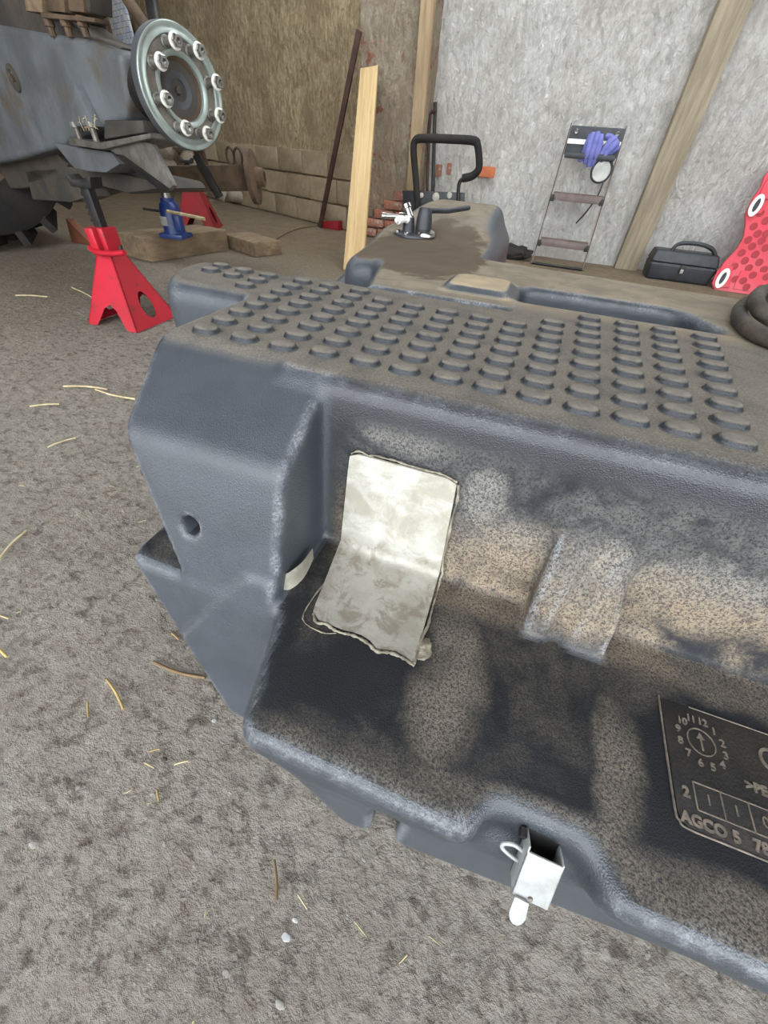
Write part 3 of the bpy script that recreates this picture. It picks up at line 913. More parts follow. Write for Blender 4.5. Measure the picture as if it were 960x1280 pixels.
text_mesh('AGCO', 0.0135, (0.2905, 0.1735, ZT), 0.0, thick=0.0006)
text_mesh('5', 0.0135, (0.3185, 0.1735, ZT), 0.0, thick=0.0006)
text_mesh('78', 0.0135, (0.339, 0.1735, ZT), 0.0, thick=0.0006)
text_mesh('2', 0.013, (0.2795, 0.1965, ZT), thick=0.0006)
text_mesh('>PE', 0.0125, (0.350, 0.2265, ZT), thick=0.0006)
text_mesh('1', 0.014, (0.3005, 0.197, ZT - 0.0005))
text_mesh('1', 0.014, (0.325, 0.197, ZT - 0.0005))
text_mesh('0', 0.014, (0.350, 0.197, ZT - 0.0005))
dc = Vector((0.3055, 0.2545, 0))
for k in range(12):
    a = math.radians(46 - 30 * k)
    text_mesh(str(k + 1), 0.0105, (dc.x + 0.0228 * math.cos(a), dc.y + 0.0240 * math.sin(a), ZT), 0.0, thick=0.0003)
def ring_flat(c, r0, r1, h, name):
    obj(name, lathe([(r0, 0), (r0, h), (r1, h), (r1, 0)], c, (0, 0, 1), 36, closed=True), M['emboss'], panel, 40)
ring_flat((dc.x, dc.y, ZL), 0.0130, 0.0142, 0.0016, 'dial_ring')
obj('dial_arrow', prism([(dc.x - .001, dc.y - .009, ZL), (dc.x + .001, dc.y - .009, ZL), (dc.x + .001, dc.y + .003, ZL), (dc.x + .004, dc.y + .003, ZL), (dc.x, dc.y + .010, ZL), (dc.x - .004, dc.y + .003, ZL), (dc.x - .001, dc.y + .003, ZL)], (0, 0, 0.0013)), M['emboss'], panel, 0)
ring_flat((0.375, 0.262, ZL), 0.0095, 0.0125, 0.0018, 'round_mark')
# row of date boxes
def bar_flat(x0, y0, x1, y1, w=0.0013, name='date_box_rib'):
    d = Vector((x1 - x0, y1 - y0, 0)); L = d.length
    obj(name, box(((x0 + x1) / 2, (y0 + y1) / 2, ZL + 0.0007), (L + w, w, 0.0018), 0.0003, Matrix.Rotation(math.atan2(d.y, d.x), 3, 'Z')), M['emboss'], panel, 40)
bar_flat(0.288, 0.2095, 0.60, 0.2095); bar_flat(0.288, 0.1845, 0.60, 0.1845)
for k in range(6): bar_flat(0.288 + 0.0247 * k, 0.1845, 0.288 + 0.0247 * k, 0.2095)

# toggle latch in the lip recess ------------------------------------------
latch = empty('latch_root'); latch.name = 'latch'
latch.parent = tank
# frame: origin at top edge of the plate, a = along plate (down and out), n = plate normal
lo_ = Vector((0.152, 0.098, 0.2425)); la = Vector((0, -0.0305, -0.043)).normalized(); lx = Vector((1, -0.0, 0)); ln = lx.cross(la).normalized()
if ln.y > 0: ln = -ln
def lp(x, a, n): return lo_ + lx * x + la * a + ln * n
hw, ln_len, dp = 0.0165, 0.052, 0.021
def lbox(x0, x1, a0, a1, n0, n1, bw=0.0008):
    return hexa([lp(x0, a0, n0), lp(x1, a0, n0), lp(x1, a1, n0), lp(x0, a1, n0), lp(x0, a0, n1), lp(x1, a0, n1), lp(x1, a1, n1), lp(x0, a1, n1)], bw)
obj('latch_plate', lbox(-hw, hw, 0.004, ln_len, -0.002, 0.0), M['bright_zinc'], latch, 40)
obj('latch_side', lbox(-hw, -hw + 0.0018, -0.002, ln_len, -dp, 0.0), M['bright_zinc'], latch, 40)
obj('latch_side', lbox(hw - 0.0018, hw, 0.002, ln_len, -dp, 0.0), M['bright_zinc'], latch, 40)
obj('latch_back', lbox(-hw, hw, -0.002, ln_len, -dp - 0.002, -dp), M['black_steel'], latch, 40)
obj('latch_bracket', lbox(-hw + 0.002, hw - 0.002, 0.008, ln_len - 0.004, -0.0065, -0.004), M['bright_zinc'], latch, 40)
obj('rivet', lathe([(0, 0.002), (0.0018, 0.0018), (0.0024, 0)], lp(-0.0005, ln_len - 0.004, 0.0), ln, 12), M['steel'], latch, 40)
tg = bmesh.new()
pts = []
for k in range(13):
    t = math.pi * k / 12
    pts.append((0.0075 * math.cos(t) - 0.0075, 0.064 + 0.011 * math.sin(t)))
outline = [(-0.0015, ln_len - 0.002)] + pts[:] + [(-0.0145, ln_len - 0.002)]
tgm = prism([lp(x, a, 0.002 + 0.10 * max(0, a - ln_len)) for x, a in outline], ln * 0.0016, 0.0004)
obj('latch_tongue', tgm, M['bright_zinc'], latch, 40)
wl = smooth_path([lp(-hw, 0.016, -0.012), lp(-hw - 0.008, 0.014, -0.012), lp(-hw - 0.016, 0.018, -0.013), lp(-hw - 0.0165, 0.024, -0.014), lp(-hw - 0.008, 0.028, -0.014), lp(-hw, 0.030, -0.014)], 5)
obj('wire_loop', tube(wl, 0.0022, 8), M['bright_zinc'], latch, 60)
obj('latch_lug', box(lp(-hw - 0.003, 0.002, -0.016), (0.006, 0.008, 0.010), 0.001), M['black_steel'], latch, 40)

# fuel sender with hose stub on the rear deck
SX, SY = at(518, 292, z=0.508).x, at(518, 292, z=0.508).y
sender = empty('fuel_sender', (SX, SY, 0.5)); sender.scale = (0.86, 0.86, 0.8)
tag(sender, 'black round fuel sender with brass and chrome pipe unions on rear of tank', 'fuel sender')
obj('flange', lathe([(0, -0.001), (0.074, -0.001), (0.076, 0.004), (0.074, 0.010), (0.060, 0.014), (0, 0.015)], (0, 0, 0), (0, 0, 1), 36), M['black_plastic'], sender, 40)
for k in range(6):
    a = k * math.pi / 3 + 0.3
    obj('screw', lathe([(0.009, 0.010), (0.009, 0.018), (0.006, 0.020), (0, 0.020)], (0.062 * math.cos(a), 0.062 * math.sin(a), 0), (0, 0, 1), 6), M['chrome'], sender, 30)
obj('chrome_cover', lathe([(0.0, 0.024), (0.030, 0.022), (0.036, 0.014), (0.036, 0.008)], (0.050, -0.02, 0.004), (0.1, -0.1, 1), 24), M['chrome'], sender, 40)
obj('riser', lathe([(0.030, 0.01), (0.028, 0.06), (0.024, 0.085), (0.020, 0.095), (0, 0.097)], (0.030, 0.01, 0), (0, 0, 1), 20), M['black_plastic'], sender, 40)
obj('riser', lathe([(0.022, 0.01), (0.020, 0.05), (0.018, 0.062), (0, 0.064)], (-0.022, -0.01, 0), (0, 0, 1), 20), M['black_plastic'], sender, 40)
obj('pipe_union', lathe([(0.013, 0), (0.013, 0.02), (0.010, 0.022), (0.010, 0.045), (0.014, 0.047), (0.014, 0.062), (0.008, 0.064), (0.008, 0.072), (0, 0.072)], (-0.02, -0.01, 0.055), (-0.35, -0.75, 0.0), 16), M['washer_white'], sender, 40)
obj('pipe_union', lathe([(0.011, 0), (0.011, 0.03), (0.015, 0.032), (0.015, 0.05), (0.008, 0.052), (0.008, 0.10), (0.012, 0.102), (0.012, 0.115), (0, 0.115)], (-0.015, 0.01, 0.06), (-1, -0.1, -0.05), 16), M['chrome'], sender, 40)
obj('pipe_union', lathe([(0.012, 0), (0.012, 0.03), (0.016, 0.032), (0.016, 0.045), (0, 0.047)], (-0.02, 0.0, 0.06), (-0.5, 0.2, 0.8), 16), M['chrome'], sender, 40)
e0 = Vector((0.03, 0.02, 0.085)); e1 = at(597, 251, y=SY + 0.22) - Vector((SX, SY, 0.5))
obj('hose_stub', tube([e0, e0.lerp(e1, 0.5) + Vector((0, 0, -0.006)), e1], 0.009, 10), M['black_plastic'], sender, 60)

# ------------------------------------------------------------------ tractor rear axle
AX = math.radians(-17)
U = Vector((math.cos(AX), math.sin(AX), 0))        # outwards along the axle
Vv = Vector((-math.sin(AX), math.cos(AX), 0))      # away from the camera
HUB = at(229, 113, y=1.70)
tractor = empty('tractor', (HUB.x - 0.3, HUB.y + 0.1, 0))
tag(tractor, 'grey tractor rear axle with its wheel off, propped on red stands', 'tractor')
def tp(o): return local(tractor, o)
def onp(u, v, off):
    """point on the vertical plane parallel to the axle, off metres beyond the axle line"""
    d = px_ray(u, v); p0 = HUB + Vv * off
    t = (p0 - Vector((0, 0, CAMH))).dot(Vv) / d.dot(Vv)
    return Vector((0, 0, CAMH)) + d * t
def tprism(name, pix, off, depth, mat, bw=0.01, parent=None, seg=2, label=None):
    o = obj(name, prism([onp(u, v, off) for u, v in pix], Vv * depth, bw, seg=seg), M[mat], None, 40)
    local(parent or tractor, o)
    if label: o['label'] = label
    return o
house = tprism('axle_housing', [(-60, 20), (40, 38), (108, 48), (140, 62), (150, 66), (160, 128), (156, 150), (128, 160), (108, 166), (70, 186), (20, 200), (-60, 215)], -0.10, 0.22, 'axle', 0.025, seg=3)
tprism('housing_top', [(-60, -40), (60, -20), (75, 20), (105, 42), (150, 58), (148, 70), (60, 60), (-60, 60)], -0.04, 0.16, 'axle_dark', 0.02)
tprism('housing_rib', [(93, 105), (99, 118), (118, 158), (88, 158)], -0.135, 0.05, 'axle', 0.006)
tprism('bracket_plate', [(85, 172), (125, 178), (188, 166), (188, 173), (126, 187), (86, 181)], -0.15, 0.20, 'steel', 0.004)
for u in (98, 118):
    p = onp(u, 168, -0.125)
    local(tractor, obj('bolt', lathe([(0.012, -0.035), (0.012, 0.02), (0.02, 0.022), (0.02, 0.038), (0, 0.04)], p, (0, 0, 1), 10), M['steel'], None, 30))
tprism('bracket_block', [(130, 150), (178, 150), (180, 166), (130, 174)], -0.11, 0.14, 'hub_dark', 0.006)
tprism('lower_bracket', [(66, 178), (92, 183), (138, 190), (150, 205), (132, 216), (108, 214), (92, 210)], -0.12, 0.14, 'axle', 0.006)
tprism('gusset_plate', [(136, 187), (178, 176), (190, 180), (216, 232), (210, 238), (180, 216)], -0.13, 0.02, 'steel', 0.004)
tprism('brace_rod', [(140, 192), (150, 194), (208, 236), (202, 240)], -0.145, 0.03, 'black_steel', 0.004)
tprism('lower_casting', [(30, 210), (70, 206), (140, 214), (190, 226), (200, 236), (160, 242), (122, 232), (70, 252), (40, 250)], -0.02, 0.25, 'axle_dark', 0.02)
tprism('underside_block', [(70, 224), (98, 222), (110, 246), (88, 253), (66, 250)], -0.08, 0.12, 'axle_dark', 0.006)
tprism('transmission', [(-60, 150), (0, 165), (60, 182), (85, 205), (80, 222), (30, 236), (-60, 240)], -0.02, 0.40, 'axle_dark', 0.02)
bm = bmesh.new()
for _ in range(70):
    c = onp(random.uniform(98, 120), random.uniform(146, 160), -0.12 + random.uniform(-0.02, 0.03))
    d_ = Vector((random.uniform(-1, 1), random.uniform(-.6, .6), random.uniform(-1, 1))).normalized() * random.uniform(0.005, 0.016)
    tube([c - d_, c + d_], 0.0012, 4, bm)
o = local(tractor, obj('straw_clump', bm, M['straw_pale'], None, 0)); o['kind'] = 'stuff'
# dirty plug hole on the housing
pc = onp(18, 98, -0.10)
local(tractor, obj('plug_boss', lathe([(0.050, -0.01), (0.046, 0.008), (0.030, 0.010), (0.024, -0.004), (0, -0.004)], pc, -Vv, 20), M['axle_dark'], None, 40))
local(tractor, obj('plug', lathe([(0.016, 0.0), (0.016, 0.014), (0, 0.016)], pc, -Vv, 6), M['rusty'], None, 30))
# leaf pack and bolts on top of the housing
for k, (u0, u1) in enumerate([(26, 50), (54, 78), (80, 102), (102, 110)]):
    tprism('hose_block', [(u0, -30), (u1, -30), (u1 + 3, 16), (u0 + 6, 14)], -0.10 + 0.01 * k, 0.08, ['old_wood', 'rusty', 'rusty', 'hub_dark'][k], 0.005)
tprism('clamp_bar', [(50, 15), (118, 22), (118, 28), (52, 22)], -0.12, 0.05, 'rusty', 0.003)
for u in (62, 83, 104):
    p = onp(u, 31, -0.10)
    local(tractor, obj('clamp_bolt', lathe([(0.018, 0.02), (0.018, -0.005), (0.012, -0.006), (0.012, -0.03), (0, -0.03)], p, (0, 0, 1), 8), M['rusty'], None, 30))
# pipes rising beside the hub
local(tractor, obj('fuel_pipe', tube(smooth_path([onp(185, -30, 0.1), onp(190, 5, 0.08), onp(196, 40, 0.05)], 5), 0.022, 10), M['black_steel'], None, 60))
local(tractor, obj('lift_rod', tube(smooth_path([onp(145, -30, 0.16), onp(160, 0, 0.15), onp(190, 45, 0.14)], 5), 0.022, 10), M['rusty'], None, 60))
tprism('mudguard_stay', [(92, -30), (104, -30), (118, 56), (104, 54)], 0.06, 0.06, 'black_steel', 0.004)
# stub axle, seal ring and wheel flange
shaft0 = HUB - U * 0.16
seal = local(tractor, obj('seal_ring', lathe([(0.045, 0.012), (0.075, 0.014), (0.088, 0.006), (0.09, -0.05), (0.045, -0.05)], HUB - U * 0.17, U, 32), M['black_steel'], None, 40))
local(tractor, obj('stub_axle', lathe([(0.064, -0.19), (0.064, -0.12), (0.055, -0.10), (0.055, -0.04), (0.085, -0.01)], HUB - U * 0.0, U, 32), M['rusty'], None, 40))
fl_ = empty('wheel_flange'); local(tractor, fl_)
RF = 0.163
def fp(o): return local(fl_, o)
fp(obj('flange_plate', lathe([(0.03, -0.045), (0.110, -0.045), (RF - 0.006, -0.040), (RF, -0.034), (RF, 0.0), (RF - 0.004, 0.004), (RF - 0.010, 0.004), (RF - 0.013, 0.001), (RF - 0.020, 0.001), (RF - 0.023, 0.004), (RF - 0.030, 0.004), (RF - 0.034, -0.004), (0.100, -0.004), (0.098, 0.004), (0.090, 0.004), (0.084, -0.002), (0.082, -0.024), (0.03, -0.028)], HUB, U, 64), M['flange_side'], None, 30))
fp(obj('flange_rim', lathe([(RF - 0.0335, 0.0), (RF - 0.030, 0.0048), (RF - 0.023, 0.0048), (RF - 0.020, 0.002), (RF - 0.013, 0.002), (RF - 0.010, 0.0048), (RF - 0.004, 0.0048), (RF - 0.002, 0.002), (RF - 0.004, -0.004), (RF - 0.033, -0.005)], HUB, U, 64, closed=True), M['flange_green'], None, 50))
fp(obj('flange_face', lathe([(0.0995, -0.0028), (RF - 0.034, -0.0028), (RF - 0.034, -0.008), (0.0995, -0.008)], HUB, U, 64, closed=True), M['flange_face'], None, 30))
fp(obj('inner_rim', lathe([(0.0995, 0.0), (0.0975, 0.0048), (0.0905, 0.0048), (0.083, -0.001), (0.0805, -0.024), (0.092, -0.024)], HUB, U, 64, closed=True), M['flange_green'], None, 40))
fp(obj('hub_cap', lathe([(0.083, -0.022), (0.05, -0.026), (0.045, -0.034), (0.012, -0.036), (0.010, -0.026), (0, -0.024)], HUB, U, 40), M['hub_dark'], None, 40))
q = U.to_track_quat('Z', 'Y').to_matrix()
for k in range(8):
    a = 2 * math.pi * (k + 0.35) / 8
    e = q @ Vector((math.cos(a), math.sin(a), 0))
    c0 = HUB + e * 0.114
    st_ = fp(obj('wheel_stud', lathe([(0.0175, -0.004), (0.0175, 0.004), (0.013, 0.006), (0.0125, 0.056)], c0, U, 14), M['steel'], None, 40))
    wsh = fp(obj('washer', lathe([(0.010, 0.054), (0.021, 0.054), (0.0225, 0.057), (0.021, 0.062), (0.010, 0.063)], c0, U, 20), M['washer_white'], None, 40))
    fp(obj('wheel_nut', lathe([(0.0175, 0.062), (0.0175, 0.076), (0.015, 0.080), (0.0085, 0.080), (0.0085, 0.068), (0, 0.068)], c0, U, 6), M['chrome'], None, 25))
# rusty lift arm reaching to the right with a knuckle end
la0 = at(205, 224, y=2.75); la1 = at(312, 222, y=2.95)
dd = (la1 - la0)
arm = obj('lift_arm', tube([la0 + Vector((-0.3, -0.05, 0)), la0, la1], 0.001, 4), M['rusty'], None, 40)
bpy.data.objects.remove(arm)
def obar(name, p, q_, w, h, mat, bw=0.006):
    d = (q_ - p); L = d.length
    r = d.to_track_quat('X', 'Z').to_matrix()
    return local(tractor, obj(name, box((p + q_) / 2, (L, w, h), bw, r), M[mat], None, 40))
obar('lift_arm', la0 + (la0 - la1) * 0.3, la1, 0.10, 0.135, 'rusty')
obar('lift_arm_clamp', la0.lerp(la1, 0.50) + Vector((0, -0.06, 0.12)), la0.lerp(la1, 0.68) + Vector((0, -0.06, -0.10)), 0.03, 0.05, 'black_steel')
obar('lift_link', la0.lerp(la1, 0.42) + Vector((0, 0, 0.30)), la0.lerp(la1, 0.50) + Vector((0, 0, 0.04)), 0.05, 0.06, 'iron_bar')
kn = la1 + dd.normalized() * 0.03
local(tractor, obj('arm_end_plate', lathe([(0, -0.03), (0.10, -0.03), (0.145, -0.02), (0.145, 0.01), (0.10, 0.02), (0.055, 0.02), (0.05, 0.07), (0.03, 0.075), (0.03, 0.05), (0, 0.05)], kn, dd.normalized(), 24), M['rusty'], None, 40))
for k in range(2):
    pp = la1 + Vector((-0.10 + 0.06 * k, -0.04, 0.10))
    ring = [pp + Vector((0.03 * math.cos(t), 0, 0.045 * math.sin(t))) for t in np.linspace(0, 2 * math.pi, 14)[:-1]]
    local(tractor, obj('shackle', tube(ring, 0.008, 6, closed=True), M['rusty'], None, 60))
# far wheel tyre with lugs
TC = Vector((-3.80, 2.25, 0.66))
TA = Vector((0.96, -0.28, 0)).normalized()
ty = local(tractor, obj('tyre', lathe([(0.30, -0.22), (0.46, -0.24), (0.56, -0.20), (0.585, -0.1), (0.59, 0.0), (0.585, 0.1), (0.56, 0.20), (0.46, 0.24), (0.30, 0.22), (0.27, 0.0)], TC, TA, 48, closed=True), M['rubber'], None, 40))
tq = TA.to_track_quat('Z', 'Y').to_matrix()
lug = None
for k in range(18):
    for s in (-1, 1):
        a = 2 * math.pi * (k + (0.25 if s > 0 else -0.25)) / 18
        er = tq @ Vector((math.cos(a), math.sin(a), 0)); et = tq @ Vector((-math.sin(a), math.cos(a), 0))
        c = TC + er * 0.59 + TA * (0.12 * s)
        r = Matrix((er, et, TA)).transposed() @ Matrix.Rotation(0.6 * s, 3, 'X')
        o = obj('tyre_lug', box(c, (0.09, 0.055, 0.26), 0.010, r), M['rubber'], None, 40)
        local(ty, o)
rim_ = local(tractor, obj('wheel_rim', lathe([(0.0, 0.04), (0.12, 0.05), (0.16, 0.10), (0.28, 0.14), (0.31, 0.20), (0.28, 0.20), (0.26, 0.0), (0.0, 0.0)], TC, TA, 32), M['rusty'], None, 40))

# ------------------------------------------------------------------ jack stands
def jack_stand(center, h, half, head_z, rz, paint, label, name='jack_stand'):
    t = empty(name, (center[0], center[1], 0), (0, 0, rz))
    tag(t, label, 'jack stand', 'red jack stands')
    top = half * 0.27
    # four sheet-metal sides with arched cut-outs, joined as a tapering tower
    def side(k):
        R3 = Matrix.Rotation(k * math.pi / 2, 3, 'Z')
        def P3(u, z, inset=0.0):
            w = half + (top - half) * z / h
            return R3 @ Vector((u * w, -(w - inset), z))
        outer = [(-1, 0), (-0.62, 0), (-0.50, 0.10), (-0.30, 0.26), (0, 0.33), (0.30, 0.26), (0.50, 0.10), (0.62, 0), (1, 0), (1, 1), (-1, 1)]
        if k % 2 == 1:
            outer = [(-1, 0), (1, 0), (1, 1), (-1, 1)]
        b = bmesh.new()
        th = 0.006
        if k % 2 == 0:
            ou = [P3(u, z * h) for u, z in outer]; inn = [P3(u, z * h, th) for u, z in outer]
            vo = [b.verts.new(p) for p in ou]; vi = [b.verts.new(p) for p in inn]
            b.faces.new(vo); b.faces.new(vi[::-1])
            n = len(vo)
            for i in range(n): b.faces.new((vo[i], vi[i], vi[(i + 1) % n], vo[(i + 1) % n]))
        else:
            # side with an oval window: bridge outer quad and oval loop
            N = 24
            oval = []
            for i in range(N):
                t_ = 2 * math.pi * i / N
                oval.append((0.34 * math.cos(t_), 0.30 + 0.19 * math.sin(t_)))
            sq = []
            for i in range(N):
                t_ = 2 * math.pi * i / N
                c, s = math.cos(t_), math.sin(t_)
                m_ = max(abs(c), abs(s))
                uu, vv = c / m_, s / m_
                sq.append((uu, 0.5 + 0.5 * vv))
            layers = []
            for ins_ in (0, th):
                layers.append(([b.verts.new(P3(u, z * h, ins_)) for u, z in sq], [b.verts.new(P3(u, z * h, ins_)) for u, z in oval]))
            (so, oo), (si, oi) = layers
            for i in range(N):
                j = (i + 1) % N
                b.faces.new((so[i], so[j], oo[j], oo[i]))
                b.faces.new((si[j], si[i], oi[i], oi[j]))
                b.faces.new((oo[i], oo[j], oi[j], oi[i]))
                b.faces.new((so[j], so[i], si[i], si[j]))
        return obj('leg_panel', b, M[paint], t, 30)
    for k in range(4): side(k)
    w = top
    obj('collar', box((0, 0, h + 0.045), (2 * w + 0.004, 2 * w + 0.004, 0.10), 0.006), M[paint], t, 40)
    obj('collar_ear', box((-w * 0.2, -w - 0.012, h + 0.045), (w * 1.1, 0.03, 0.10), 0.006), M[paint], t, 40)
    obj('handle', tube(smooth_path([(-w - 0.005, -w - 0.02, h + 0.02), (0.0, -w - 0.035, h + 0.012), (w + 0.05, -w - 0.04, h + 0.016), (w + 0.125, -w - 0.04, h + 0.028)], 5), 0.0105, 10), M[paint], t, 60)
    obj('handle_tip', tube([(w + 0.11, -w - 0.04, h + 0.03), (w + 0.112, -w - 0.038, h + 0.052)], 0.007, 8), M['black_steel'], t, 60)
    zt = head_z
    col = obj('ratchet_column', box((0, 0, (h + zt) / 2), (0.042, 0.034, zt - h + 0.02), 0.004), M['black_steel'], t, 40)
    n = int((zt - h - 0.11) / 0.022)
    for k in range(n):
        z = h + 0.11 + k * 0.022
        o = obj('ratchet_tooth', hexa([(-0.034, -0.015, z), (-0.02, -0.015, z - 0.002), (-0.02, 0.015, z - 0.002), (-0.034, 0.015, z), (-0.028, -0.015, z + 0.012), (-0.02, -0.015, z + 0.016), (-0.02, 0.015, z + 0.016), (-0.028, 0.015, z + 0.012)], 0.001), M['black_steel'], col, 40)
    obj('saddle', prism([(-0.065, 0, zt + 0.028), (-0.05, 0, zt + 0.03), (-0.03, 0, zt + 0.012), (0.03, 0, zt + 0.012), (0.05, 0, zt + 0.03), (0.065, 0, zt + 0.028), (0.05, 0, zt - 0.01), (-0.05, 0, zt - 0.01)], (0, 0.06, 0), 0.003), M['black_steel'], t, 40).location = (0, -0.03, 0)
    return t
jc = (at(122, 405, z=0) + at(205, 395, z=0)) / 2
print('jack centre', jc, HUB)
jack_stand((-1.855, 1.525), 0.285, 0.14, 0.52, math.radians(3), 'red_paint', 'bright red jack stand with black ratchet column, nearest the tank')
jack_stand((-3.42, 3.95), 0.36, 0.19, 0.50, math.radians(28), 'red_dark', 'darker red jack stand behind the blue bottle jack')

# ------------------------------------------------------------------ timber blocks and bottle jack
def timber(pts_lower, h, mat, label, name='timber_block'):
    o = obj(name, hexa([Vector((*p, 0)) for p in pts_lower] + [Vector((*p, h)) for p in pts_lower], 0.012), M[mat], None, 40)
    return tag(o, label, 'timber', 'timber packing blocks')
timber([(-2.98, 2.55), (-2.66, 2.50), (-2.52, 3.20), (-2.84, 3.25)], 0.145, 'old_wood', 'thick weathered timber block under the blue bottle jack')
timber([(-2.62, 3.27), (-2.20, 3.10), (-2.10, 3.34), (-2.52, 3.52)], 0.10, 'old_wood', 'short low timber offcut to the right of the jacked timber block')
bj = at(221, 297, z=0.145)
jack = empty('bottle_jack', (bj.x, bj.y, 0.145), (0, 0, 0.2))
tag(jack, 'blue hydraulic bottle jack standing on a timber block', 'bottle jack')
obj('base', box((0, 0, 0.015), (0.17, 0.15, 0.03), 0.008), M['blue_paint'], jack, 40)
obj('cylinder', lathe([(0, 0.02), (0.072, 0.02), (0.070, 0.05), (0.068, 0.16), (0.060, 0.19), (0.045, 0.205), (0.045, 0.225), (0, 0.226)], (0, 0, 0), (0, 0, 1), 28), M['blue_paint'], jack, 40)
obj('ram', lathe([(0.028, 0.22), (0.028, 0.31), (0.034, 0.312), (0.034, 0.33), (0, 0.332)], (0, 0, 0), (0, 0, 1), 20), M['chrome'], jack, 40)
obj('pump_socket', box((0.075, -0.055, 0.10), (0.05, 0.05, 0.09), 0.01), M['blue_paint'], jack, 40)
obj('pump_lever', tube([(0.03, -0.08, 0.16), (0.30, -0.10, 0.14)], 0.010, 8), M['straw_pale'], jack, 60)
obj('release_valve', tube([(-0.06, -0.03, 0.15), (-0.17, -0.04, 0.155)], 0.008, 8), M['black_steel'], jack, 60)
obj('rating_plate', box((-0.02, -0.0705, 0.10), (0.05, 0.004, 0.05), 0.001), M['disc'], jack, 40)

# ------------------------------------------------------------------ things along the back wall
def bar_between(p, q_, w, h, bw=0.004, side=(1, 0, 0)):
    d = (Vector(q_) - Vector(p)); L = d.length; z = d.normalized()
    x = (Vector(side) - z * Vector(side).dot(z)).normalized(); y = z.cross(x)
    r = Matrix((x, y, z)).transposed()
    return box((Vector(p) + Vector(q_)) / 2, (w, h, L), bw, r)
pb0, pb1 = at(442, 340, z=0.0), at(462, 87, y=4.685)
pb0.z = 0.012
o = obj('wooden_plank', box((0, 0, (pb1 - pb0).length / 2), (0.155, 0.04, (pb1 - pb0).length), 0.004), M['plank'], None, 40)
_z = (pb1 - pb0).normalized(); _x = (Vector((1, 0, 0)) - _z * _z.x).normalized()
o.matrix_world = Matrix.Translation(pb0) @ Matrix((_x, _z.cross(_x), _z)).transposed().to_4x4()
tag(o, 'pale sawn wooden plank leaning on the brick pillar', 'plank')
ib0, ib1 = at(403, 283, z=0.01), at(449, 38, y=4.66)
ib0.y -= 0.06
o = obj('iron_bar', bar_between(ib0, ib1, 0.045, 0.03, 0.004), M['iron_bar'], None, 40)
tag(o, 'dark rusty iron bar leaning on the pillar left of the plank', 'bar')
rb = at(420, 285, z=0.0)
o = obj('red_offcut', hexa([(rb.x - .14, rb.y - .12, 0), (rb.x + .10, rb.y - .16, 0), (rb.x + .12, rb.y - .06, 0), (rb.x - .11, rb.y - .02, 0), (rb.x - .13, rb.y - .11, .06), (rb.x + .10, rb.y - .15, .085), (rb.x + .12, rb.y - .06, .085), (rb.x - .10, rb.y - .03, .06)], 0.006), M['red_dark'], None, 40)
tag(o, 'small dull red block on the floor beside the plank foot', 'block')

FY = 4.52
frm = empty('seat_frame', (-1.1, FY, 0))
tag(frm, 'black padded tubular frame with bolted plate standing against white wall', 'frame')
def fr(u, v, y=FY): return at(u, v, y=y)
plate = local(frm, obj('base_plate', prism([fr(503, 238), fr(580, 241), fr(580, 256), fr(540, 262), (fr(540, 262) + Vector((0, 0, -0.1))), fr(505, 268)], (0, 0.04, 0), 0.004), M['black_plastic'], None, 40))
for u, v, r in ((527, 244, .020), (545, 246, .032), (562, 244, .024)):
    local(plate, obj('bolt', lathe([(r, 0), (r, 0.008), (r * 0.6, 0.012), (0, 0.012)], fr(u, v) + Vector((0, 0.0, 0)), (0, -1, 0), 14), M['pale_plastic'], None, 40))
pad = smooth_path([fr(522, 262, FY - .02), fr(520, 225, FY - .02), fr(517, 190, FY - .02), fr(519, 176, FY - .02), fr(530, 173, FY - .02), fr(565, 174, FY - .02), fr(592, 176, FY - .02), fr(597, 182, FY - .02), fr(599, 200, FY - .02), fr(598, 212, FY - .02), fr(590, 220, FY - .02), fr(578, 223, FY - .02)], 5)
local(frm, obj('padded_tube', tube(pad, 0.030, 12), M['rubber'], None, 60))
local(frm, obj('bare_tube', tube(smooth_path([fr(582, 222, FY - .02), fr(575, 227, FY - .02), fr(573, 238, FY - .02), fr(573, 256, FY - .02)], 5), 0.016, 10), M['black_steel'], None, 60))
for u in (508, 574):
    p = fr(u, 256)
    local(frm, obj('leg', box((p.x, FY + 0.02, p.z / 2), (0.04, 0.036, p.z), 0.003), M['black_steel'], None, 40))
r0 = at(544, 128, y=4.86); r1 = at(541, 236, y=4.78)
d = (r1 - r0) * (r0.z / (r0.z - r1.z))
o = obj('steel_rod', tube([r0, r0 + d * 0.995], 0.017, 10), M['black_steel'], None, 60)
tag(o, 'straight dark steel rod standing upright behind the padded frame', 'rod')
r0 = at(537, 143, y=4.84); r1 = at(534, 232, y=4.78)
d = (r1 - r0) * (r0.z / (r0.z - r1.z))
o = obj('hooked_rod', tube([r0 + Vector((0.06, -0.01, 0.015)), r0 + Vector((0.025, 0, 0.018)), r0, r0 + d * 0.5, r0 + d * 0.993], 0.014, 10), M['iron_bar'], None, 60)
tag(o, 'shorter rusty rod with bent top standing behind the padded frame', 'rod')

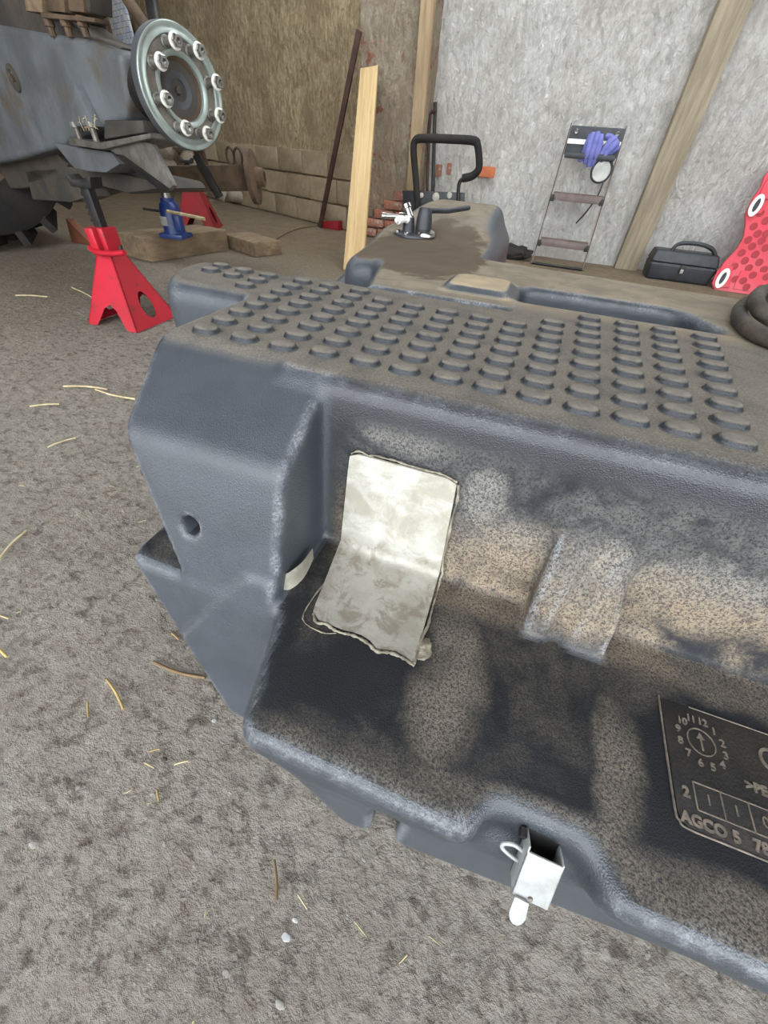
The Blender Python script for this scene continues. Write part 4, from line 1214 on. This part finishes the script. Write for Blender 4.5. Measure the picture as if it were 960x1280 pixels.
# step ladder folded flat against the wall
lad = empty('step_ladder', (0.11, 4.5, 0))
tag(lad, 'thin folding step ladder with brown treads against white wall', 'ladder')
LB0, LB1 = 4.46, 4.84
def ly(z): return LB0 + (LB1 - LB0) * z / 0.95
for x0, x1 in ((-0.118, -0.118), (0.335, 0.312)):
    local(lad, obj('rail', bar_between((x0, LB0, 0.006), (x1, LB1, 0.955), 0.010, 0.024, 0.002), M['brown_tread'], None, 40))
local(lad, obj('foot_bar', tube([(-0.118, LB0, 0.012), (0.335, LB0, 0.012)], 0.011, 8), M['black_steel'], None, 60))
for z in (0.185, 0.50):
    y = ly(z) - 0.02
    tr_ = local(lad, obj('tread', hexa([(-0.075, y - 0.06, z - 0.035), (0.285, y - 0.06, z - 0.035), (0.31, y + 0.03, z - 0.02), (-0.10, y + 0.03, z - 0.02), (-0.10, y - 0.05, z + 0.02), (0.315, y - 0.05, z + 0.02), (0.315, y + 0.035, z + 0.022), (-0.10, y + 0.035, z + 0.022)], 0.008), M['brown_tread'], None, 40))
    for x in (-0.10, 0.31):
        local(tr_, obj('bracket', box((x, y - 0.02, z - 0.02), (0.035, 0.05, 0.045), 0.004), M['black_steel'], None, 40))
z0, z1 = 0.76, 0.94
local(lad, obj('platform', hexa([(-0.11, ly(z0) - 0.05, z0), (0.31, ly(z0) - 0.05, z0), (0.31, ly(z0) - 0.03, z0), (-0.11, ly(z0) - 0.03, z0), (-0.11, ly(z1) - 0.05, z1), (0.31, ly(z1) - 0.05, z1), (0.31, ly(z1) - 0.03, z1), (-0.11, ly(z1) - 0.03, z1)], 0.006), M['black_plastic'], None, 40))
local(lad, obj('stripe', hexa([(-0.108, ly(.83) - 0.056, .83), (0.308, ly(.83) - 0.056, .83), (0.308, ly(.83) - 0.048, .83), (-0.108, ly(.83) - 0.048, .83), (-0.108, ly(.86) - 0.056, .86), (0.308, ly(.86) - 0.056, .86), (0.308, ly(.86) - 0.048, .86), (-0.108, ly(.86) - 0.048, .86)]), M['washer_white'], None, 0))
local(lad, obj('platform_lip', box((0.10, ly(z0) - 0.075, z0 + 0.0), (0.40, 0.05, 0.04), 0.01), M['black_plastic'], None, 40))
for x in (-0.06, 0.26):
    local(lad, obj('rivet', lathe([(0.02, 0), (0.016, 0.008), (0, 0.01)], (x, ly(0.90) - 0.052, 0.905), (0, -1, 0.3), 12), M['chrome'], None, 40))

# rubber gloves slung over the platform
def glove(root, fingers, rs, mat, label):
    y = ly(0.86) - 0.085
    bm = bmesh.new()
    for path, r in zip(fingers, rs):
        pth = smooth_path([at(u, v, y=y + dy) for u, v, dy in path], 5)
        k = len(pth)
        tube(pth, [r * (0.55 + 0.45 * math.sin(math.pi * min(1, (i + 1.2) / k * 0.9 + 0.05))) for i in range(k)], 8, bm)
    o = obj('glove', bm, M[mat], None, 70)
    md = o.modifiers.new('r', 'REMESH'); md.mode = 'VOXEL'; md.voxel_size = 0.005
    sm = o.modifiers.new('s', 'SMOOTH'); sm.iterations = 2
    tag(o, label, 'glove', 'violet rubber gloves')
glove(None, [[(738, 168, 0), (733, 182, -.02), (727, 198, -.02), (723, 200, -.01)], [(742, 166, 0), (735, 185, -.04), (731, 205, -.03)], [(748, 165, -.01), (742, 185, -.05), (735, 209, -.04)], [(752, 168, -.01), (748, 188, -.04), (740, 208, -.03)]], [0.022, 0.025, 0.025, 0.023], 'glove', 'violet rubber glove on ladder platform, fingers hanging down at left')
glove(None, [[(771, 172, 0), (762, 178, -.02), (752, 192, -.03), (745, 200, -.02)], [(773, 178, 0), (765, 185, -.03), (754, 197, -.04)], [(774, 184, 0), (764, 190, -.02), (750, 202, -.02)], [(757, 170, 0), (764, 172, -.01), (772, 178, 0)]], [0.026, 0.025, 0.023, 0.022], 'glove', 'violet rubber glove bunched at the right of the ladder platform')
mir = empty('inspection_mirror', (0.18, 4.7, 0.7))
tag(mir, 'round grey mirror with black rim on bent wire hanging off ladder', 'mirror')
mc = at(752, 213, y=4.70)
local(mir, obj('mirror_disc', lathe([(0, 0.004), (0.072, 0.004), (0.072, -0.004), (0, -0.004)], mc, (0, -1, 0.1), 28), M['disc'], None, 30))
ring = [mc + Vector((0.076 * math.cos(t), 0, 0.076 * math.sin(t))) for t in np.linspace(0, 2 * math.pi, 33)[:-1]]
local(mir, obj('mirror_rim', tube(ring, 0.010, 8, closed=True), M['black_plastic'], None, 60))
local(mir, obj('wire_stem', tube(smooth_path([at(754, 226, y=4.70), at(748, 243, y=4.66), at(735, 262, y=4.66), at(720, 279, y=4.68)], 5), 0.006, 6), M['black_steel'], None, 60))

# black tool case
cse = empty('tool_case', (1.13, 4.68, 0), (0, 0, 0.02))
tag(cse, 'small black plastic tool case with carry handle on the floor', 'tool case')
obj('lower_shell', hexa([(-.25, -.12, 0), (.25, -.12, 0), (.25, .10, 0), (-.25, .10, 0), (-.265, -.13, .13), (.265, -.13, .13), (.265, .11, .13), (-.265, .11, .13)], 0.02, seg=3), M['black_plastic'], cse, 40)
obj('lid', hexa([(-.265, -.13, .132), (.265, -.13, .132), (.265, .11, .132), (-.265, .11, .132), (-.245, -.07, .215), (.245, -.07, .215), (.245, .10, .215), (-.245, .10, .215)], 0.018, seg=3), M['black_plastic'], cse, 40)
obj('handle', tube(smooth_path([(-.13, -.05, .20), (-.11, -.05, .255), (-.04, -.05, .275), (.08, -.05, .275), (.17, -.05, .25), (.22, -.05, .20)], 5), 0.015, 8), M['black_plastic'], cse, 60)
obj('latch', box((0.0, -.135, .10), (.04, .012, .06), .004), M['black_steel'], cse, 40)
obj('latch_tab', box((0.0, -.143, .085), (.025, .008, .03), .003), M['disc'], cse, 40)

# red moulded guard leaning at the right
RP0 = at(893, 362, z=0.0); RN = Vector((-0.05, -0.92, 0.36)).normalized()
def rp(u, v, off=0.0):
    d_ = px_ray(u, v); c = Vector((0, 0, CAMH))
    t = (RP0 + RN * off - c).dot(RN) / d_.dot(RN)
    return c + d_ * t
red = empty('red_guard', (RP0.x + 0.2, RP0.y, 0))
tag(red, 'red moulded plastic guard with round dimples leaning at the right edge', 'guard')
outl = [(893, 362), (890, 354), (896, 340), (905, 328), (921, 311), (930, 296), (932, 280), (932, 267), (941, 248), (951, 234), (956, 220), (966, 205), (1010, 200), (1040, 230), (1045, 384)]
local(red, obj('panel', prism([rp(u, v) for u, v in outl], RN * -0.03, 0.008, seg=2, ang=50), M['red_plastic'], None, 40))
local(red, obj('upper_step', prism([rp(u, v, 0.0) for u, v in [(944, 252), (956, 228), (970, 208), (1008, 203), (1020, 240)]], RN * 0.02, 0.008), M['red_plastic'], None, 40))
local(red, obj('tab', prism([rp(u, v, 0.0) for u, v in [(896, 359), (894, 352), (903, 330), (916, 333), (911, 360)]], RN * 0.014, 0.006), M['red_plastic'], None, 40))
local(red, obj('tab', prism([rp(u, v, 0.0) for u, v in [(933, 267), (940, 250), (952, 246), (955, 262), (950, 268)]], RN * 0.014, 0.006), M['red_plastic'], None, 40))
local(red, obj('square_panel', prism([rp(u, v, 0.0) for u, v in [(916, 361), (926, 338), (990, 344), (985, 372)]], RN * 0.008, 0.003), M['red_plastic'], None, 40))
for (u, v, w) in [(903, 348, 1), (945, 257, 1)]:
    c = rp(u, v, 0.015); ax = (rp(u + 4, v - 7, 0.015) - c).normalized(); sd = RN.cross(ax)
    pts_o = [c + ax * (0.075 * math.cos(t)) + sd * (0.040 * math.sin(t)) for t in np.linspace(0, 2 * math.pi, 21)[:-1]]
    sl = local(red, obj('slot_plate', prism(pts_o, RN * 0.006, 0.002), M['washer_white'], None, 40))
    pts_i = [c + RN * 0.006 + ax * (0.045 * math.cos(t)) + sd * (0.016 * math.sin(t)) for t in np.linspace(0, 2 * math.pi, 21)[:-1]]
    local(sl, obj('slot', prism(pts_i, RN * 0.003), M['black_plastic'], None, 0))
dm = [(950, 266), (942, 283), (947, 292), (935, 300), (952, 301), (940, 308), (957, 310), (927, 316), (944, 318), (931, 326), (949, 328), (918, 333), (936, 335), (955, 337), (919, 300 + 49), (941, 344), (958, 346), (929, 351), (950, 360), (933, 359), (957, 276), (958, 292)]
for u, v in dm:
    c = rp(u, v, 0.001 if not (v > 338 and u > 924) else 0.0085)
    e1 = Vector((1, 0, 0)); 
    local(red, obj('dimple', lathe([(0.027, -0.006), (0.027, 0.001), (0.022, 0.003), (0, 0.002)], c, RN, 12), M['red_hole'], None, 40))

# hose coil lying on the tank
ZH = 0.513
hp = [at(1010, 360, z=ZH), at(965, 372, z=ZH), at(945, 374, z=ZH), at(928, 382, z=ZH), at(924, 396, z=ZH), at(936, 411, z=ZH), at(962, 424, z=ZH), at(1010, 436, z=ZH), at(1060, 425, z=ZH), at(1075, 395, z=ZH + .02), at(1040, 370, z=ZH + .022), at(975, 362, z=ZH + .024), at(950, 366, z=ZH + .024), at(945, 378, z=ZH + .024), at(955, 392, z=ZH + .015), at(985, 405, z=ZH), at(1040, 408, z=ZH)]
o = obj('rubber_hose', tube(smooth_path(hp, 6), 0.0125, 10), M['hose'], None, 60)
tag(o, 'looped dark rubber hose lying on the dusty tank top', 'hose')

# grey rag behind the tank
bm = bmesh.new(); bmesh.ops.create_icosphere(bm, subdivisions=3, radius=1)
from mathutils import noise as mnoise
for v in bm.verts:
    k = 1 + 0.35 * mnoise.noise(v.co * 2.3)
    v.co = Vector((v.co.x * 0.17 * k, v.co.y * 0.10 * k, max(0, v.co.z * 0.5 + 0.4) * 0.12 * k))
g = at(640, 322, z=0.0)
o = obj('rag', bm, M['rubber'], None, 60, loc=(g.x, g.y - 0.05, 0.0))
tag(o, 'crumpled dark grey rag on the floor left of the ladder', 'rag')

# pale rubble stones set in the foot of the brown wall
def wl_at(u, v, off):
    d_ = px_ray(u, v); c = Vector((0, 0, CAMH)); p0 = Vector((-1.95, 4.80, 0)) + nl * off
    t = (p0 - c).dot(nl) / d_.dot(nl)
    return c + d_ * t
o = obj('bright_strip_sheet', prism([wl_at(u, v, 0.09) for u, v in [(120, -40), (144, -40), (169, 60), (160, 66), (146, 64)]], nl * -0.03, 0.006), M['bright_strip'], None, 40)  # bright strip of unknown nature, built as an added sheet on the wall
tag(o, 'white and blue sheet standing in for an unidentified bright strip behind the axle', 'sheet')
for i, (u, v, w, h) in enumerate([(207, 187, .36, .22), (190, 172, .22, .18), (226, 178, .3, .2), (212, 205, .3, .12), (238, 200, .24, .2), (228, 236, .3, .2), (250, 232, .26, .22), (276, 240, .22, .2), (296, 244, .2, .16)]):
    bm = bmesh.new(); bmesh.ops.create_icosphere(bm, subdivisions=2, radius=1)
    for vv in bm.verts:
        k = 1 + 0.3 * mnoise.noise(vv.co * 1.7 + Vector((i * 3, 0, 0)))
        vv.co = Vector((vv.co.x * w * k, vv.co.y * 0.10 * k, vv.co.z * h * 0.6 * k))
    o = obj('stone', bm, M['stone'], wall_left, 35, loc=wl_at(u, v, 0.0), rot=(0, 0, rzl))
# rust-orange plate by the tyre
p = at(62, 306, z=0.0)
o = obj('orange_plate', prism([Vector((-3.62, 2.66, 0.0)), Vector((-3.40, 2.66, 0.0)), Vector((-3.58, 2.66, 0.16))], (0.02, 0.05, 0), 0.004), M['orange_plate'], None, 40)
tag(o, 'orange rusty plate corner showing beside the tyre', 'plate')

# ------------------------------------------------------------------ litter on the floor
def straw(px0, px1, r, mat, label, bend=0.0, name='straw', cat='straw', grp='straws on the floor'):
    a_, b_ = at(*px0, z=0.0), at(*px1, z=0.0)
    L = (b_ - a_).length; r *= 0.6; z = r
    side = Vector((-(b_ - a_).y, (b_ - a_).x, 0)).normalized()
    pts_ = [a_ + Vector((0, 0, z)), a_.lerp(b_, 0.5) + side * bend * L + Vector((0, 0, z + 0.001)), b_ + Vector((0, 0, z))]
    o = obj(name, tube(smooth_path(pts_, 4), r, 7), M[mat], None, 60)
    tag(o, label, cat, grp)
    return o
straw((134, 850), (155, 887), 0.0035, 'straw', 'thick golden straw lying left of the tank foot', 0.03)
straw((192, 828), (257, 848), 0.0045, 'twig', 'brown twig lying against the tank foot', -0.05, 'twig', 'twig', 'twigs on the floor')
straw((110, 878), (111, 897), 0.0022, 'straw', 'short upright-lying straw left of the thick golden straw')
straw((215, 792), (224, 800), 0.0025, 'straw', 'tiny golden straw beside the tank foot above the twig')
straw((187, 940), (200, 936), 0.0018, 'straw', 'thin straw near the dark spot, uppermost of the small cluster')
straw((182, 954), (193, 960), 0.0022, 'straw_pale', 'pale short straw left of the dark spot')
straw((218, 956), (236, 951), 0.0022, 'straw_pale', 'pale short straw right of the dark spot')
straw((197, 988), (199, 1002), 0.0025, 'straw', 'short straw below the dark spot')
straw((343, 1075), (346, 1125), 0.003, 'twig', 'thin broken twig standing out on the bare concrete', 0.04, 'twig', 'twig', 'twigs on the floor')
straw((0, 700), (34, 664), 0.004, 'straw_pale', 'long pale straw at the left edge of the floor', 0.05)
straw((0, 770), (12, 774), 0.003, 'straw_pale', 'short pale straw at the left edge below the long one')
straw((0, 812), (10, 822), 0.004, 'straw', 'golden straw stub at the left edge of the floor')
straw((38, 509), (75, 506), 0.005, 'straw_pale', 'pale straw on the dark floor left of the tank', 0.04)
straw((80, 484), (135, 488), 0.006, 'straw_pale', 'long pale straw left of the tank end', 0.06)
straw((120, 488), (170, 500), 0.006, 'straw_pale', 'bent pale straw reaching to the tank end', -0.06)
straw((60, 560), (95, 548), 0.004, 'straw_pale', 'faint straw on the floor beside the upper tank end', 0.05)
straw((20, 370), (60, 372), 0.006, 'straw_pale', 'pale straw on the dark earth left of the red stand', 0.05)
straw((90, 360), (125, 395), 0.006, 'straw_pale', 'pale straw running to the foot of the red stand', 0.08)
o = straw((345, 300), (420, 280), 0.008, 'twig', 'long thin branch on the earth before the plank', 0.10, 'branch', 'branch', None)
# loose chaff
bm = bmesh.new()
for _ in range(900):
    x, y = random.uniform(-2.6, 0.7), random.uniform(-0.35, 2.6)
    if x > -0.75 and y > 0.02: continue
    a_ = random.uniform(0, math.pi); L = random.uniform(0.004, 0.02); r = random.uniform(0.0006, 0.0013)
    dx, dy = math.cos(a_) * L, math.sin(a_) * L
    tube([(x, y, r), (x + dx, y + dy, r + 0.0005)], r, 4, bm)
o = obj('chaff', bm, M['straw_pale'], None, 0)
tag(o, 'fine straw chaff scattered over the floor', 'chaff', kind='stuff')
def pebble(u, v, r, mat, label):
    bm = bmesh.new(); bmesh.ops.create_icosphere(bm, subdivisions=2, radius=r)
    s = random.uniform(0, 50)
    for vv in bm.verts:
        k = 1 + 0.4 * mnoise.noise(vv.co / r * 1.3 + Vector((s, s, 0)))
        vv.co = Vector((vv.co.x * k * 0.75, vv.co.y * k * 0.5, vv.co.z * k * 0.22))
    p = at(u, v, z=0.0)
    zmin = min(vv.co.z for vv in bm.verts)
    o = obj('pebble', bm, M[mat], None, 50, loc=(p.x, p.y, -zmin * 0.7 - 0.001))
    tag(o, label, 'pebble', 'pebbles on the floor')
pebble(358, 1172, 0.008, 'pebble_white', 'whitish pebble on the bare floor below the tank, larger of a pair')
pebble(369, 1150, 0.005, 'pebble_white', 'small whitish pebble just above its larger neighbour')
pebble(42, 1056, 0.008, 'pebble', 'grey pebble on the floor at the left')
pebble(283, 1216, 0.006, 'pebble', 'grey pebble near the bottom of the floor')
pebble(350, 1255, 0.008, 'pebble', 'grey flat pebble at the bottom of the floor')
pebble(268, 901, 0.006, 'pebble_white', 'pale pebble beside the corner of the tank lip')
pebble(206, 949, 0.006, 'hub_dark', 'small black crumb between two pale straws')
pebble(182, 1022, 0.004, 'pebble', 'small grey crumb below the short straws')
pebble(455, 1075, 0.004, 'pebble', 'tiny grey crumb under the tank lip')
